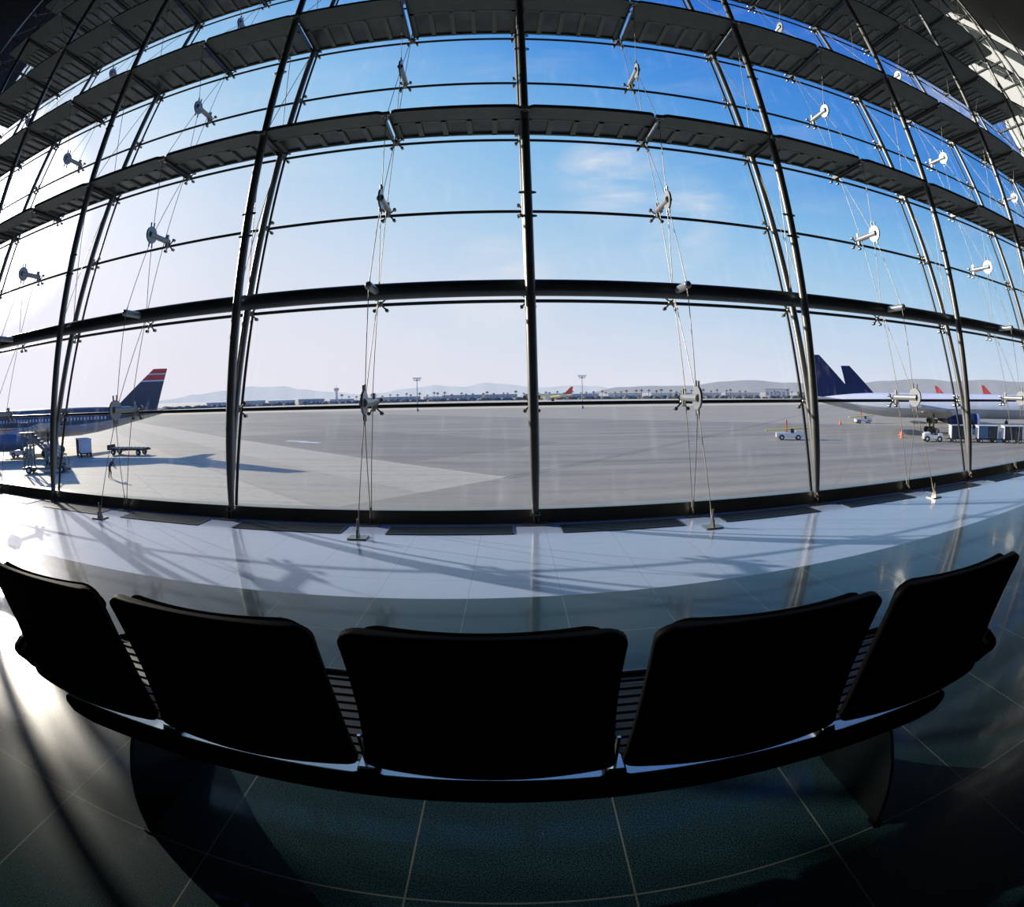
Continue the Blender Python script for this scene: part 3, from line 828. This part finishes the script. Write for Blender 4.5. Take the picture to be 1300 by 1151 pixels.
# light poles
for (x, y, tag_) in ((-37.7, 214, 'tall floodlight pole out on the apron left of the centre mast'), (28.3, 216, 'tall floodlight pole out on the apron right of the centre mast')):
    T = thing('floodlight_pole', (x, y, GZ), tag_, 'light pole', 'floodlight poles')
    g = MB(); g.cyl((0, 0, 0), (0, 0, 13), .22, 8, .13); g.build('pole', M['pole'], T)
    g = MB(); g.cyl((0, 0, 0), (0, 0, .9), .6, 10); g.build('base', M['pole'], T)
    g = MB(); g.bar((-1.6, 0, 13), (1.6, 0, 13), .15, .15); g.bar((-1.2, 0, 12.2), (1.2, 0, 12.2), .12, .12)
    fr_ = g.build('crossarm', M['pole'], T)
    for z_, xs_ in ((13.2, (-1.5, -.75, 0, .75, 1.5)), (12.4, (-1.1, -.35, .35, 1.1))):
        for q in xs_:
            g = MB(); g.box(q - .24, q + .24, -.3, .15, z_ - .12, z_ + .3); g.build('lamp_head', M['gsewhite'], T)

# ------------------------------------------------------------------ aircraft
def aircraft(loc, heading, label, L=44., r=1.9, zc=4.3, top=M['white'], belly=M['grey_belly'], fin=M['navy'], fin_h=6.6, stripes=None, window=M['winmat'], eng=M['navy'], name='airliner', windows=True, scale=1.):
    """local x from tail cone to nose, y to the left wing, z up from the ground; origin on the ground under the tail cone"""
    T = thing(name, loc, label, 'airplane', None, heading)
    T.scale = (scale,) * 3
    st = [(0, .12, .75), (1.5, .42, .72), (4, .85, .62), (7, 1.3, .42), (10, 1.65, .2), (13, 1.85, .05), (16, r, 0), (L - 9, r, 0), (L - 5, r * .95, -.05), (L - 2.5, r * .75, -.2), (L - .8, r * .42, -.38), (L, .08, -.5)]
    def ring(t0, t1, n, grow=1.):
        g = MB(); vs = []
        for x, rr, dz in st:
            for j in range(n + 1):
                t = t0 + (t1 - t0) * j / n
                vs.append((x, cos(t) * rr * grow, zc + dz + sin(t) * rr * grow))
        fs = [(i * (n + 1) + j, (i + 1) * (n + 1) + j, (i + 1) * (n + 1) + j + 1, i * (n + 1) + j + 1) for i in range(len(st) - 1) for j in range(n)]
        g.add(vs, fs, True); return g
    o = ring(rad(-12), rad(192), 20).build('fuselage', top, T); recalc(o)
    o = ring(rad(192), rad(348), 14).build('belly', belly, T); recalc(o)
    # fin
    zr = zc + 1.0; zt = zc + r + fin_h
    xb0, xb1, xt0, xt1 = 1.0, 7.9, -.6, 1.4
    def finslab(f0, f1, w=.16):
        q = lambda f: (xb0 + (xt0 - xb0) * f, xb1 + (xt1 - xb1) * f, zr + (zt - zr) * f)
        a0, a1, z0 = q(f0); b0, b1, z1 = q(f1)
        g = MB(); g.hexa([(a0, -w, z0), (a1, -w * .4, z0), (a1, w * .4, z0), (a0, w, z0), (b0, -w, z1), (b1, -w * .4, z1), (b1, w * .4, z1), (b0, w, z1)])
        return g
    if stripes:
        cuts = [0, .70, .735, .86, .89, 1.]; mats_ = [fin, M['white'], M['red'], M['white'], M['red']]
        T2 = finslab(0, cuts[1]).build('tail_fin', fin, T)
        for i in range(1, 5): finslab(cuts[i], cuts[i + 1]).build('fin_stripe', mats_[i], T2)
    else: finslab(0, 1).build('tail_fin', fin, T)
    for sg in (-1, 1):
        g = MB(); z = zc + .75
        g.hexa([(1.2, sg * .3, z - .1), (5.2, sg * .5, z - .12), (2.0, sg * 6.8, z + .45), (.2, sg * 6.8, z + .45), (1.2, sg * .3, z + .1), (5.2, sg * .5, z + .14), (2.0, sg * 6.8, z + .55), (.2, sg * 6.8, z + .55)])
        o = g.build('tailplane', top, T); recalc(o)
        g = MB(); z = zc - 1.1; xw = L * .46
        P_ = [(xw - 2.0, sg * 1.2, z), (xw + 6.5, sg * 1.2, z), (xw + 2.2, sg * 6, z + .35), (xw - 3.8, sg * 16.5, z + 1.15), (xw - 5.6, sg * 16.5, z + 1.15), (xw - 2.2, sg * 6.0, z + .35)]
        g.prism([Vector(q) for q in P_], (0, 0, .42)); o = g.build('wing', belly, T); recalc(o)
        g = MB(); ex = xw + 5.4; ey = sg * 6.2; ez = zc - 2.0
        g.sweep([(ex - 3.4, ey, ez), (ex - 2.2, ey, ez), (ex, ey, ez), (ex + 1.5, ey, ez), (ex + 1.9, ey, ez)], [.5, .85, 1.15, 1.12, 1.0], 20, cap=False)
        g.cyl((ex + 1.0, ey, ez), (ex + 1.05, ey, ez), 1.0, 16)
        g.cyl((ex - 3.0, ey, ez), (ex - 3.05, ey, ez), .45, 12)
        E_ = g.build('engine', eng, T)
        g = MB(); g.sweep([(ex + 1.5, ey, ez), (ex + 1.95, ey, ez), (ex + 1.95, ey, ez), (ex + 1.5, ey, ez)], [1.13, 1.08, .93, .9], 20, cap=False); g.build('inlet_ring', M['white'], E_)
        g = MB(); g.prism([(ex - 2.5, ey, ez + .7), (ex + .6, ey, ez + .9), (ex - .8, ey, ez + 1.5), (ex - 3.2, ey, ez + 1.5)], (0, .15, 0)); g.build('pylon', belly, E_)
        g = MB(); gx = L * .46; gy = sg * 2.6
        g.cyl((gx, gy, .5), (gx, gy - sg * .3, zc - 1.2), .16, 8)
        for dx in (-.55, .55):
            for dy in (-.25, .25): g.cyl((gx + dx, gy + dy - .14, .5), (gx + dx, gy + dy + .14, .5), .5, 14)
        g.build('landing_gear', M['tire'], T)
    g = MB(); g.cyl((L - 5.5, 0, .4), (L - 5.5, 0, zc - 1.2), .12, 8); g.cyl((L - 5.5, -.35, .4), (L - 5.5, -.1, .4), .4, 12); g.cyl((L - 5.5, .1, .4), (L - 5.5, .35, .4), .4, 12)
    g.build('landing_gear', M['tire'], T)
    if windows:
        for sg in (-1, 1):
            if sg < 0: continue
            x = 8.5
            while x < L - 6:
                # follow the narrowing tail
                for i in range(len(st) - 1):
                    if st[i][0] <= x <= st[i + 1][0]:
                        f = (x - st[i][0]) / (st[i + 1][0] - st[i][0]); rr = st[i][1] * (1 - f) + st[i + 1][1] * f; dz = st[i][2] * (1 - f) + st[i + 1][2] * f
                zz = zc + .42; yy = math.sqrt(max(.01, rr * rr - (zz - zc - dz) ** 2)) + .015
                g = MB(); g.box(x - .13, x + .13, sg * yy - .03, sg * yy + .03, zz - .19, zz + .19); g.build('cabin_window', window, T)
                x += .52
    return T
h1 = math.atan2(-.61, .79)
aircraft((47.9, 76.25, GZ), h1, 'white airliner with a large navy tail fin parked behind the first right mast', L=46, windows=False, fin_h=6.0)
aircraft((70.8, 98.6, GZ), h1, 'white airliner with a navy tail fin parked behind the nearer one', L=46, fin_h=5.7, windows=False)
h2 = math.atan2(-.53, -.85)
al = aircraft((-45.7, 59.6, GZ), h2, 'charcoal and grey airliner with red and white striped fin on the left', L=38, top=M['charcoal'], belly=M['grey_belly'], fin=M['charcoal'], stripes=True, fin_h=4.6, window=M['winlight'], eng=M['engine'], zc=4.25)
# white and red line along the charcoal hull
g = MB(); g2 = MB()
for sg in (-1, 1):
    for gg, z0, z1 in ((g, -.50, -.38), (g2, -.66, -.56)):
        for x0, x1 in ((9, 12), (12, 16), (16, 29), (29, 33)):
            def yy(x, z):
                rr = {9: 1.53, 12: 1.78, 16: 1.9, 29: 1.9, 33: 1.8}[x]; dz = {9: .27, 12: .1, 16: 0, 29: 0, 33: -.05}[x]
                return sg * (math.sqrt(rr * rr - (z - dz) ** 2) + .012)
            gg.add([(x0, yy(x0, z0), 4.25 + z0), (x1, yy(x1, z0), 4.25 + z0), (x1, yy(x1, z1), 4.25 + z1), (x0, yy(x0, z1), 4.25 + z1)], [(0, 1, 2, 3)])
g.build('hull_stripe', M['white'], al); g2.build('hull_stripe', M['red'], al)
aircraft((50.5, 447, GZ), pi + .02, 'distant gold airliner with a red tail taxiing right of the centre mast', L=36, top=M['gold'], belly=M['gold'], fin=M['red'], fin_h=5.5, eng=M['gsewhite'], windows=False)
aircraft((286, 276, GZ), h1, 'tiny distant aircraft with a red fin beyond the white airliners', L=30, fin=M['red'], fin_h=5, windows=False)
aircraft((271, 216, GZ), h1, 'tiny distant white aircraft at the far right behind the second right mast', L=30, fin=M['red'], fin_h=5, windows=False, belly=M['white'])

# ------------------------------------------------------------------ ground equipment
def wheels(T, xs, w, r, mat=M['tire']):
    for x in xs:
        for sg in (-1, 1):
            g = MB(); g.cyl((x, sg * w - .11, r), (x, sg * w + .11, r), r, 14)
            o = g.build('wheel', mat, T)
            g = MB(); g.cyl((x, sg * w - .12, r), (x, sg * w + .12, r), r * .45, 10); g.build('hub', M['gsewhite'], o)
def belt_loader(x, y, hd, label):
    T = thing('belt_loader', (x, y, GZ), label, 'belt loader', 'belt loaders', hd)
    g = MB(); g.box(-1.9, 1.9, -.8, .8, .35, .95); g.box(.9, 1.95, -.8, .8, .9, 1.15); g.build('chassis', M['gsewhite'], T, bevel=.06)
    wheels(T, (-1.15, 1.15), .78, .36)
    g = MB(); g.prism([(-3.4, -.35, 1.15), (2.6, -.35, 1.45), (2.6, -.35, 1.62), (-3.4, -.35, 1.30)], (0, .7, 0)); recalc(g.build('conveyor', M['yellow'], T))
    g = MB()
    for xx in (-2.0, -.5, 1.0, 2.2): g.bar((xx, -.38, 1.3), (xx, -.38, 1.75), .05, .05)
    g.bar((-2.0, -.38, 1.7), (2.3, -.38, 1.9), .05, .05); g.build('handrail', M['yellow'], T)
    g = MB(); g.box(-.5, -.3, .35, .55, 1.0, 2.5); g.build('marker_post', M['cone'], T)
    g = MB(); g.box(.1, .55, -.75, -.3, .95, 1.5); g.build('driver_seat', M['tire'], T)
    for ya in (-.7, .45):
        g = MB(); g.box(1.9, 1.96, ya, ya + .25, .6, .78); g.build('headlight', M['winlight'], T)
    return T
belt_loader(36.2, 63.4, math.atan2(-.40, .92), 'white belt loader with yellow conveyor left of the first right mast')
belt_loader(71.0, 91.4, math.atan2(-.30, .95), 'white belt loader with yellow conveyor under the white airliner')
belt_loader(-64.0, 46.5, .5, 'belt loader with yellow conveyor beside the charcoal airliner')
def tug(x, y, hd, label):
    T = thing('baggage_tug', (x, y, GZ), label, 'tug', 'baggage tugs', hd)
    g = MB(); g.box(-1.5, 1.5, -.75, .75, .35, .85); g.prism([(.3, -.72, .85), (1.5, -.72, .85), (1.35, -.72, 1.15), (.5, -.72, 1.25)], (0, 1.44, 0))
    g.box(-1.45, -.75, -.72, .72, .85, 1.1); g.build('body', M['gsewhite'], T, bevel=.07)
    wheels(T, (-.95, .95), .72, .4)
    g = MB(); g.box(-.75, -.25, -.5, .5, .85, 1.05); g.box(-.8, -.66, -.5, .5, 1.05, 1.55); g.build('driver_seat', M['darkcanvas'], T)
    g = MB(); g.sweep([(.3 + .02 * cos(q * pi / 6), .2 + .2 * cos(q * pi / 6), 1.35 + .2 * sin(q * pi / 6)) for q in range(12)], .02, 5, closed=True); g.cyl((.5, .2, 1.1), (.3, .2, 1.35), .03, 6); g.build('steering_wheel', M['tire'], T)
    return T
hd = math.atan2(-.55, .835)
tug(54.0, 52.6, hd + pi, 'white baggage tug heading a row of carts at the far right')
def cart(x, y, hd, label, m1, m2):
    T = thing('baggage_cart', (x, y, GZ), label, 'baggage cart', 'baggage carts', hd)
    g = MB(); g.box(-1.65, 1.65, -.8, .8, .42, .55); g.cyl((1.65, 0, .45), (2.4, 0, .4), .05, 6); g.build('deck', M['tire'], T)
    wheels(T, (-1.15, 1.15), .72, .26)
    for xa in (-1.65, 1.55):
        g = MB(); g.box(xa, xa + .1, -.8, .8, .55, 2.15); g.build('end_panel', M['gsewhite'], T)
    g = MB(); g.box(-1.75, 1.75, -.88, .88, 2.15, 2.24); g.build('roof', M['gsewhite'], T, bevel=.03)
    for sg in (-1, 1):
        for (a, b) in ((-1.5, -.05), (.05, 1.5)):
            g = MB(); n = 10; vs = []
            for i in range(n + 1):
                xx = a + (b - a) * i / n; yy = sg * (.76 + .03 * (i % 2))
                vs += [(xx, yy, .6), (xx, yy, 2.12)]
            g.add(vs, [(2 * i, 2 * i + 2, 2 * i + 3, 2 * i + 1) for i in range(n)]); g.build('curtain', m1 if a < 0 else m2, T)
    return T
for i in range(6):
    d = 4.4 + i * 4.35
    cart(54.0 + .80 * d * .98, 52.6 - .60 * d * .98, hd + pi, '%s baggage cart behind the right white tug, dark canvas sides' % ORD[i + 1], M['darkcanvas'], M['bluecanvas'] if i % 2 else M['darkcanvas'])
# left side equipment
T = thing('flatbed_trailer', (-47.6, 53.6, GZ), 'long dark flatbed trailer standing near the tail of the charcoal airliner', 'trailer', None, .08)
g = MB(); g.box(-3.2, 3.2, -.9, .9, .62, .82); g.box(-3.2, -3.1, -.9, .9, .82, 1.25); g.build('deck', M['tire'], T)
g = MB()
for q in range(9): g.cyl((-2.9 + q * .72, -.85, .88), (-2.9 + q * .72, .85, .88), .07, 8)
g.build('roller', M['pole'], T)
wheels(T, (-2.2, 2.2), .75, .36)
tug(-56.0, 47.0, 2.6, 'white baggage tug under the wing of the charcoal airliner')
cart(-49.5, 41.0, 2.6, 'baggage cart parked near the charcoal airliner wing', M['darkcanvas'], M['bluecanvas'])
cart(-53.5, 50.4, 2.6, 'baggage cart parked between the tug and the flatbed trailer', M['gsewhite'], M['darkcanvas'])
for i, (x, y, sz, lb) in enumerate(((63.6, 89.8, 1.15, 'orange traffic cone far out behind the white airliner tail'), (53.9, 59.4, 1.15, 'orange traffic cone standing alone before the white airliner wing'), (57.5, 63.6, .9, 'small orange traffic cone near the landing gear of the white airliner'))):
    T = thing('traffic_cone', (x, y, GZ), lb, 'traffic cone', 'traffic cones')
    g = MB(); g.cyl((0, 0, .05), (0, 0, sz), .24, 14, .05); g.build('cone_body', M['cone'], T)
    g = MB(); g.box(-.34, .34, -.34, .34, 0, .06); g.build('base', M['cone'], T)
    g = MB(); g.cyl((0, 0, sz * .55), (0, 0, sz * .72), .135, 14, .105); g.build('reflective_band', M['gsewhite'], T)
# jet bridge at the far left
T = thing('jet_bridge', (-54.0, 27.0, GZ), 'grey jet bridge reaching from the left to the charcoal airliner', 'jet bridge')
g = MB(); A_ = Vector((-16, -6, 3.3)); B_ = Vector((-11, 12.5, 2.9))
g.bar(A_ + Vector((0, 0, 1.3)), B_ + Vector((0, 0, 1.3)), 2.8, 2.6); g.build('tunnel', M['jetlight'], T)
d_ = (B_ - A_); n_ = d_.normalized().cross(Vector((0, 0, 1)))
for q in range(12):
    g = MB(); c_ = A_ + d_ * (q + .5) / 12 + n_ * 1.43 + Vector((0, 0, 1.3)); g.bar(c_ - Vector((0, 0, 1.25)), c_ + Vector((0, 0, 1.25)), .12, .12); g.build('panel_rib', M['jet'], T)
g = MB(); g.cyl(B_ + Vector((0, 0, -.2)), B_ + Vector((0, 0, 2.9)), 2.1, 16); g.build('cab', M['jet'], T)
g = MB(); c_ = A_ + d_ * .75
for sg in (-1, 1): g.bar(c_ + n_ * sg * 1.9 + Vector((0, 0, -2.6)), c_ + n_ * sg * 1.9 + Vector((0, 0, 2.8)), .4, .4)
g.bar(c_ - n_ * 2 - Vector((0, 0, .1)), c_ + n_ * 2 - Vector((0, 0, .1)), .4, .3); g.build('lift_column', M['jet'], T)
g = MB()
for sg in (-1, 1):
    p_ = c_ + n_ * sg * 1.2; p_.z = .5; g.cyl(p_ - n_ * .2, p_ + n_ * .2, .5, 14)
g.bar(Vector((c_.x, c_.y, .7)) - n_ * 2, Vector((c_.x, c_.y, .7)) + n_ * 2, .6, .3); g.build('wheel_bogie', M['tire'], T)
g = MB(); q0 = c_ + n_ * 2.6
for i in range(14):
    z_ = 3.1 * i / 14; p_ = Vector((q0.x, q0.y, z_)) + d_.normalized() * (i * .32 - 2); g.bar(p_ - n_ * .5, p_ + n_ * .5, .3, .05)
for sg in (-.5, .5): g.bar(Vector((q0.x, q0.y, .05)) - d_.normalized() * 2.1 + n_ * sg, Vector((q0.x, q0.y, 3.1)) + d_.normalized() * 2.4 + n_ * sg, .08, .25)
g.build('stairs', M['jet'], T)

T = thing('boarding_stairs', (-44.5, 36.5, GZ), 'dark mobile boarding stairs standing between the worker and the charcoal airliner', 'boarding stairs', None, rad(30))
g = MB()
for i in range(12):
    g.box(-2.4 + i * .36, -2.04 + i * .36, -.6, .6, 3.9 - i * .3, 3.96 - i * .3)
g.bar((-2.5, -.62, 3.85), (2.1, -.62, .2), .08, .3); g.bar((-2.5, .62, 3.85), (2.1, .62, .2), .08, .3)
g.box(-3.7, -2.4, -.75, .75, 3.86, 3.98); g.build('flight', M['jet'], T)
for sg in (-1, 1):
    g = MB(); g.bar((-3.7, sg * .72, 4.9), (-2.4, sg * .72, 4.9), .06, .06); g.bar((-2.4, sg * .66, 4.9), (2.1, sg * .66, 1.25), .06, .06)
    for q in range(5): g.bar((-2.4 + q * 1.1, sg * .66, 3.9 - q * .89), (-2.4 + q * 1.1, sg * .66, 4.9 - q * .89), .05, .05)
    g.bar((-3.65, sg * .72, 3.9), (-3.65, sg * .72, 4.9), .06, .06); g.build('handrail', M['jet'], T)
g = MB(); g.box(-3.4, 2.2, -.8, .8, .4, .62)
for x_ in (-3.2, -2.3): 
    for y_ in (-.6, .6): g.bar((x_, y_, .5), (x_, y_, 3.9), .14, .14)
g.bar((-3.2, -.6, .6), (-2.3, -.6, 3.7), .1, .1); g.bar((-3.2, .6, .6), (-2.3, .6, 3.7), .1, .1); g.build('base_frame', M['jet'], T)
wheels(T, (-2.6, 1.5), .75, .36)

# ------------------------------------------------------------------ worker
def skin_fig(name, joints, edges, radii, mat, parent, lv=2):
    me = bpy.data.meshes.new(name); me.from_pydata(joints, edges, [])
    o = bpy.data.objects.new(name, me); COL.objects.link(o); me.materials.append(mat)
    if parent is not None: o.parent = parent
    md = o.modifiers.new('skin', 'SKIN')
    for i, r in enumerate(radii): me.skin_vertices[0].data[i].radius = (r, r) if not isinstance(r, tuple) else r
    me.skin_vertices[0].data[0].use_root = True
    sb = o.modifiers.new('sub', 'SUBSURF'); sb.levels = lv; sb.render_levels = lv
    return o
W = thing('person', (-34.2, 35.5, GZ), 'person in dark work clothes bending forward alone on the left tarmac', 'person', None, .3)
J = [(0, 0, .95), (.10, 0, 1.12), (.24, 0, 1.32), (.36, 0, 1.44), (.43, 0, 1.50), (.50, 0, 1.57),
     (0, .10, .90), (.07, .12, .50), (0, .13, .09), (.16, .14, .05), (0, -.10, .90), (.0, -.12, .50), (-.12, -.13, .09), (.03, -.14, .05),
     (.33, .19, 1.40), (.42, .22, 1.14), (.58, .16, .98), (.64, .14, .93), (.33, -.19, 1.40), (.44, -.22, 1.14), (.60, -.14, .99), (.66, -.12, .94)]
E_ = [(0, 1), (1, 2), (2, 3), (3, 4), (4, 5), (0, 6), (6, 7), (7, 8), (8, 9), (0, 10), (10, 11), (11, 12), (12, 13), (3, 14), (14, 15), (15, 16), (16, 17), (3, 18), (18, 19), (19, 20), (20, 21)]
Rr = [(.15, .12), (.14, .12), (.17, .12), (.13, .10), .055, .085, .09, .065, .045, .04, .09, .065, .045, .04, .06, .045, .035, .03, .06, .045, .035, .03]
body = skin_fig('body', J, E_, Rr, M['cloth'], W)
g = MB(); g.ball((.52, 0, 1.60), .105, 12, (.95, .8, 1.1)); g.ball((.62, 0, 1.585), .02, 6); g.build('head', M['skin'], W)
g = MB(); g.ball((.505, 0, 1.635), .108, 12, (1, .85, .85)); g.build('hair', M['cloth'], W)
for sg in (-1, 1):
    g = MB(); c_ = Vector((.66, sg * .13, .92)); g.ball(c_, .035, 8, (1.2, .5, 1.1))
    for q in range(4): g.cyl(c_ + Vector((.01 * q, 0, -.02)), c_ + Vector((.02 * q + .02, 0, -.10 + .01 * abs(q - 1.5))), .009, 5)
    g.cyl(c_, c_ + Vector((.05, -sg * .02, -.03)), .01, 5); g.build('hand', M['skin'], W)
g = MB(); g.sweep([(.0, 0, 1.0), (.12, 0, 1.16), (.26, 0, 1.36)], [.16, .165, .18], 14, sx=1.15, sz=.85, up=(1, 0, 0)); g.build('vest', M['cloth'], W)

# ------------------------------------------------------------------ light
SUN_AZ, SUN_EL = rad(-59), rad(18.3)
sd = Vector((sin(SUN_AZ) * cos(SUN_EL), cos(SUN_AZ) * cos(SUN_EL), sin(SUN_EL)))
sl = bpy.data.lights.new('sun', 'SUN'); so_ = bpy.data.objects.new('sun', sl); COL.objects.link(so_)
sl.energy = 5.8; sl.angle = rad(.6); sl.color = (1, .90, .76)
so_.rotation_euler = sd.to_track_quat('Z', 'Y').to_euler()
so_.location = (-30, 20, 25)

w = bpy.data.worlds.new('sky'); bpy.context.scene.world = w; w.use_nodes = True
nt = w.node_tree; N = nt.nodes.new; L = nt.links.new; bg = nt.nodes['Background']
def math_(op, a, c=None, clamp=False):
    n = N('ShaderNodeMath'); n.operation = op; n.use_clamp = clamp
    for i, v in enumerate((a, c)):
        if v is None: continue
        if isinstance(v, (int, float)): n.inputs[i].default_value = v
        else: L(v, n.inputs[i])
    return n.outputs[0]
def mix(f, a, c):
    n = N('ShaderNodeMix'); n.data_type = 'RGBA'
    if isinstance(f, (int, float)): n.inputs[0].default_value = f
    else: L(f, n.inputs[0])
    for i, v in ((6, a), (7, c)):
        if isinstance(v, tuple): n.inputs[i].default_value = v
        else: L(v, n.inputs[i])
    return n.outputs[2]
tc = N('ShaderNodeTexCoord'); sp = N('ShaderNodeSeparateXYZ'); L(tc.outputs['Generated'], sp.inputs[0])
dt = N('ShaderNodeVectorMath'); dt.operation = 'DOT_PRODUCT'; L(tc.outputs['Generated'], dt.inputs[0]); dt.inputs[1].default_value = sd
ang = math_('DIVIDE', math_('ARCCOSINE', math_('MINIMUM', dt.outputs['Value'], .9999)), rad(1))      # degrees from the sun
el = math_('DIVIDE', math_('ARCSINE', sp.outputs[2]), rad(1))
gA = math_('MULTIPLY', math_('DIVIDE', math_('SUBTRACT', ang, 30), 60), .38)
A = math_('ADD', math_('MULTIPLY', math_('DIVIDE', el, 40.), .60), math_('MULTIPLY', gA, math_('ADD', .42, math_('DIVIDE', el, 36.), True)))
rp = N('ShaderNodeValToRGB'); L(A, rp.inputs[0]); e = rp.color_ramp.elements
def s2l(c): return tuple(((v / 255 + .055) / 1.055) ** 2.4 if v > 10 else v / 3294. for v in c) + (1,)
e[0].position = 0.; e[0].color = s2l((234, 230, 242)); e[1].position = 1.; e[1].color = s2l((22, 92, 208))
for p, c in ((.14, (228, 230, 243)), (.27, (208, 222, 242)), (.42, (176, 210, 240)), (.58, (135, 190, 237)), (.75, (78, 150, 228))):
    q = e.new(p); q.color = s2l(c)
sky = rp.outputs[0]
# glow round the sun
gw = N('ShaderNodeValToRGB'); L(math_('DIVIDE', ang, 60.), gw.inputs[0]); e = gw.color_ramp.elements; gw.color_ramp.interpolation = 'EASE'
e[0].position = 0; e[0].color = (1, 1, 1, 1); e[1].position = 1; e[1].color = (0, 0, 0, 1)
q = e.new(.07); q.color = (.22, .22, .22, 1); q = e.new(.2); q.color = (.014, .014, .014, 1); q = e.new(.5); q.color = (.003, .003, .003, 1)
# wispy cloud
mp = N('ShaderNodeMapping'); mp.inputs['Scale'].default_value = (2.2, 3.0, 9.0); mp.inputs['Rotation'].default_value = (0, rad(14), 0); L(tc.outputs['Generated'], mp.inputs[0])
nz = N('ShaderNodeTexNoise'); nz.inputs['Scale'].default_value = 1.5; nz.inputs['Detail'].default_value = 8; nz.inputs['Roughness'].default_value = .58; nz.inputs['Distortion'].default_value = .4; L(mp.outputs[0], nz.inputs['Vector'])
cl = math_('MULTIPLY', math_('SUBTRACT', nz.outputs['Fac'], .53), 3.2, True)
def patch(az, elv, width):
    a, b = rad(az), rad(elv); d = N('ShaderNodeVectorMath'); d.operation = 'DOT_PRODUCT'; L(tc.outputs['Generated'], d.inputs[0]); d.inputs[1].default_value = (sin(a) * cos(b), cos(a) * cos(b), sin(b))
    return math_('SUBTRACT', 1, math_('DIVIDE', math_('ARCCOSINE', math_('MINIMUM', d.outputs['Value'], .9999)), rad(width)), True)
pm = math_('MAXIMUM', math_('MAXIMUM', patch(11.5, 22.5, 6.5), patch(19, 18, 6)), math_('MAXIMUM', patch(55, 31, 7), patch(-1, 10.5, 7)))
cl2 = math_('MULTIPLY', math_('MULTIPLY', math_('MULTIPLY', pm, 1.7, True), math_('MULTIPLY', math_('SUBTRACT', nz.outputs['Fac'], .40), 4., True)), .7)
sky = mix(math_('MULTIPLY', math_('ADD', math_('MULTIPLY', cl, .22), cl2), 1., True), sky, s2l((232, 234, 244)))
# below the horizon: sunlit ground haze
sky = mix(math_('MULTIPLY', sp.outputs[2], -40, True), sky, (.30, .28, .26, 1))
add = N('ShaderNodeMix'); add.data_type = 'RGBA'; add.blend_type = 'ADD'; add.inputs[0].default_value = 1
sc = N('ShaderNodeVectorMath'); sc.operation = 'SCALE'; sc.inputs['Scale'].default_value = 12.; L(gw.outputs[0], sc.inputs[0])
tn = N('ShaderNodeVectorMath'); tn.operation = 'MULTIPLY'; L(sc.outputs[0], tn.inputs[0]); tn.inputs[1].default_value = (1, .95, 1)
L(sky, add.inputs[6]); L(tn.outputs[0], add.inputs[7])
L(add.outputs[2], bg.inputs['Color']); bg.inputs['Strength'].default_value = 1.0

sc_ = bpy.context.scene
sc_.view_settings.view_transform = 'Standard'
sc_.view_settings.look = 'None'
sc_.view_settings.exposure = 0; sc_.view_settings.gamma = 1
try:
    sc_.cycles.transparent_max_bounces = 16; sc_.cycles.max_bounces = 7
    sc_.cycles.sample_clamp_indirect = 6
except Exception: pass
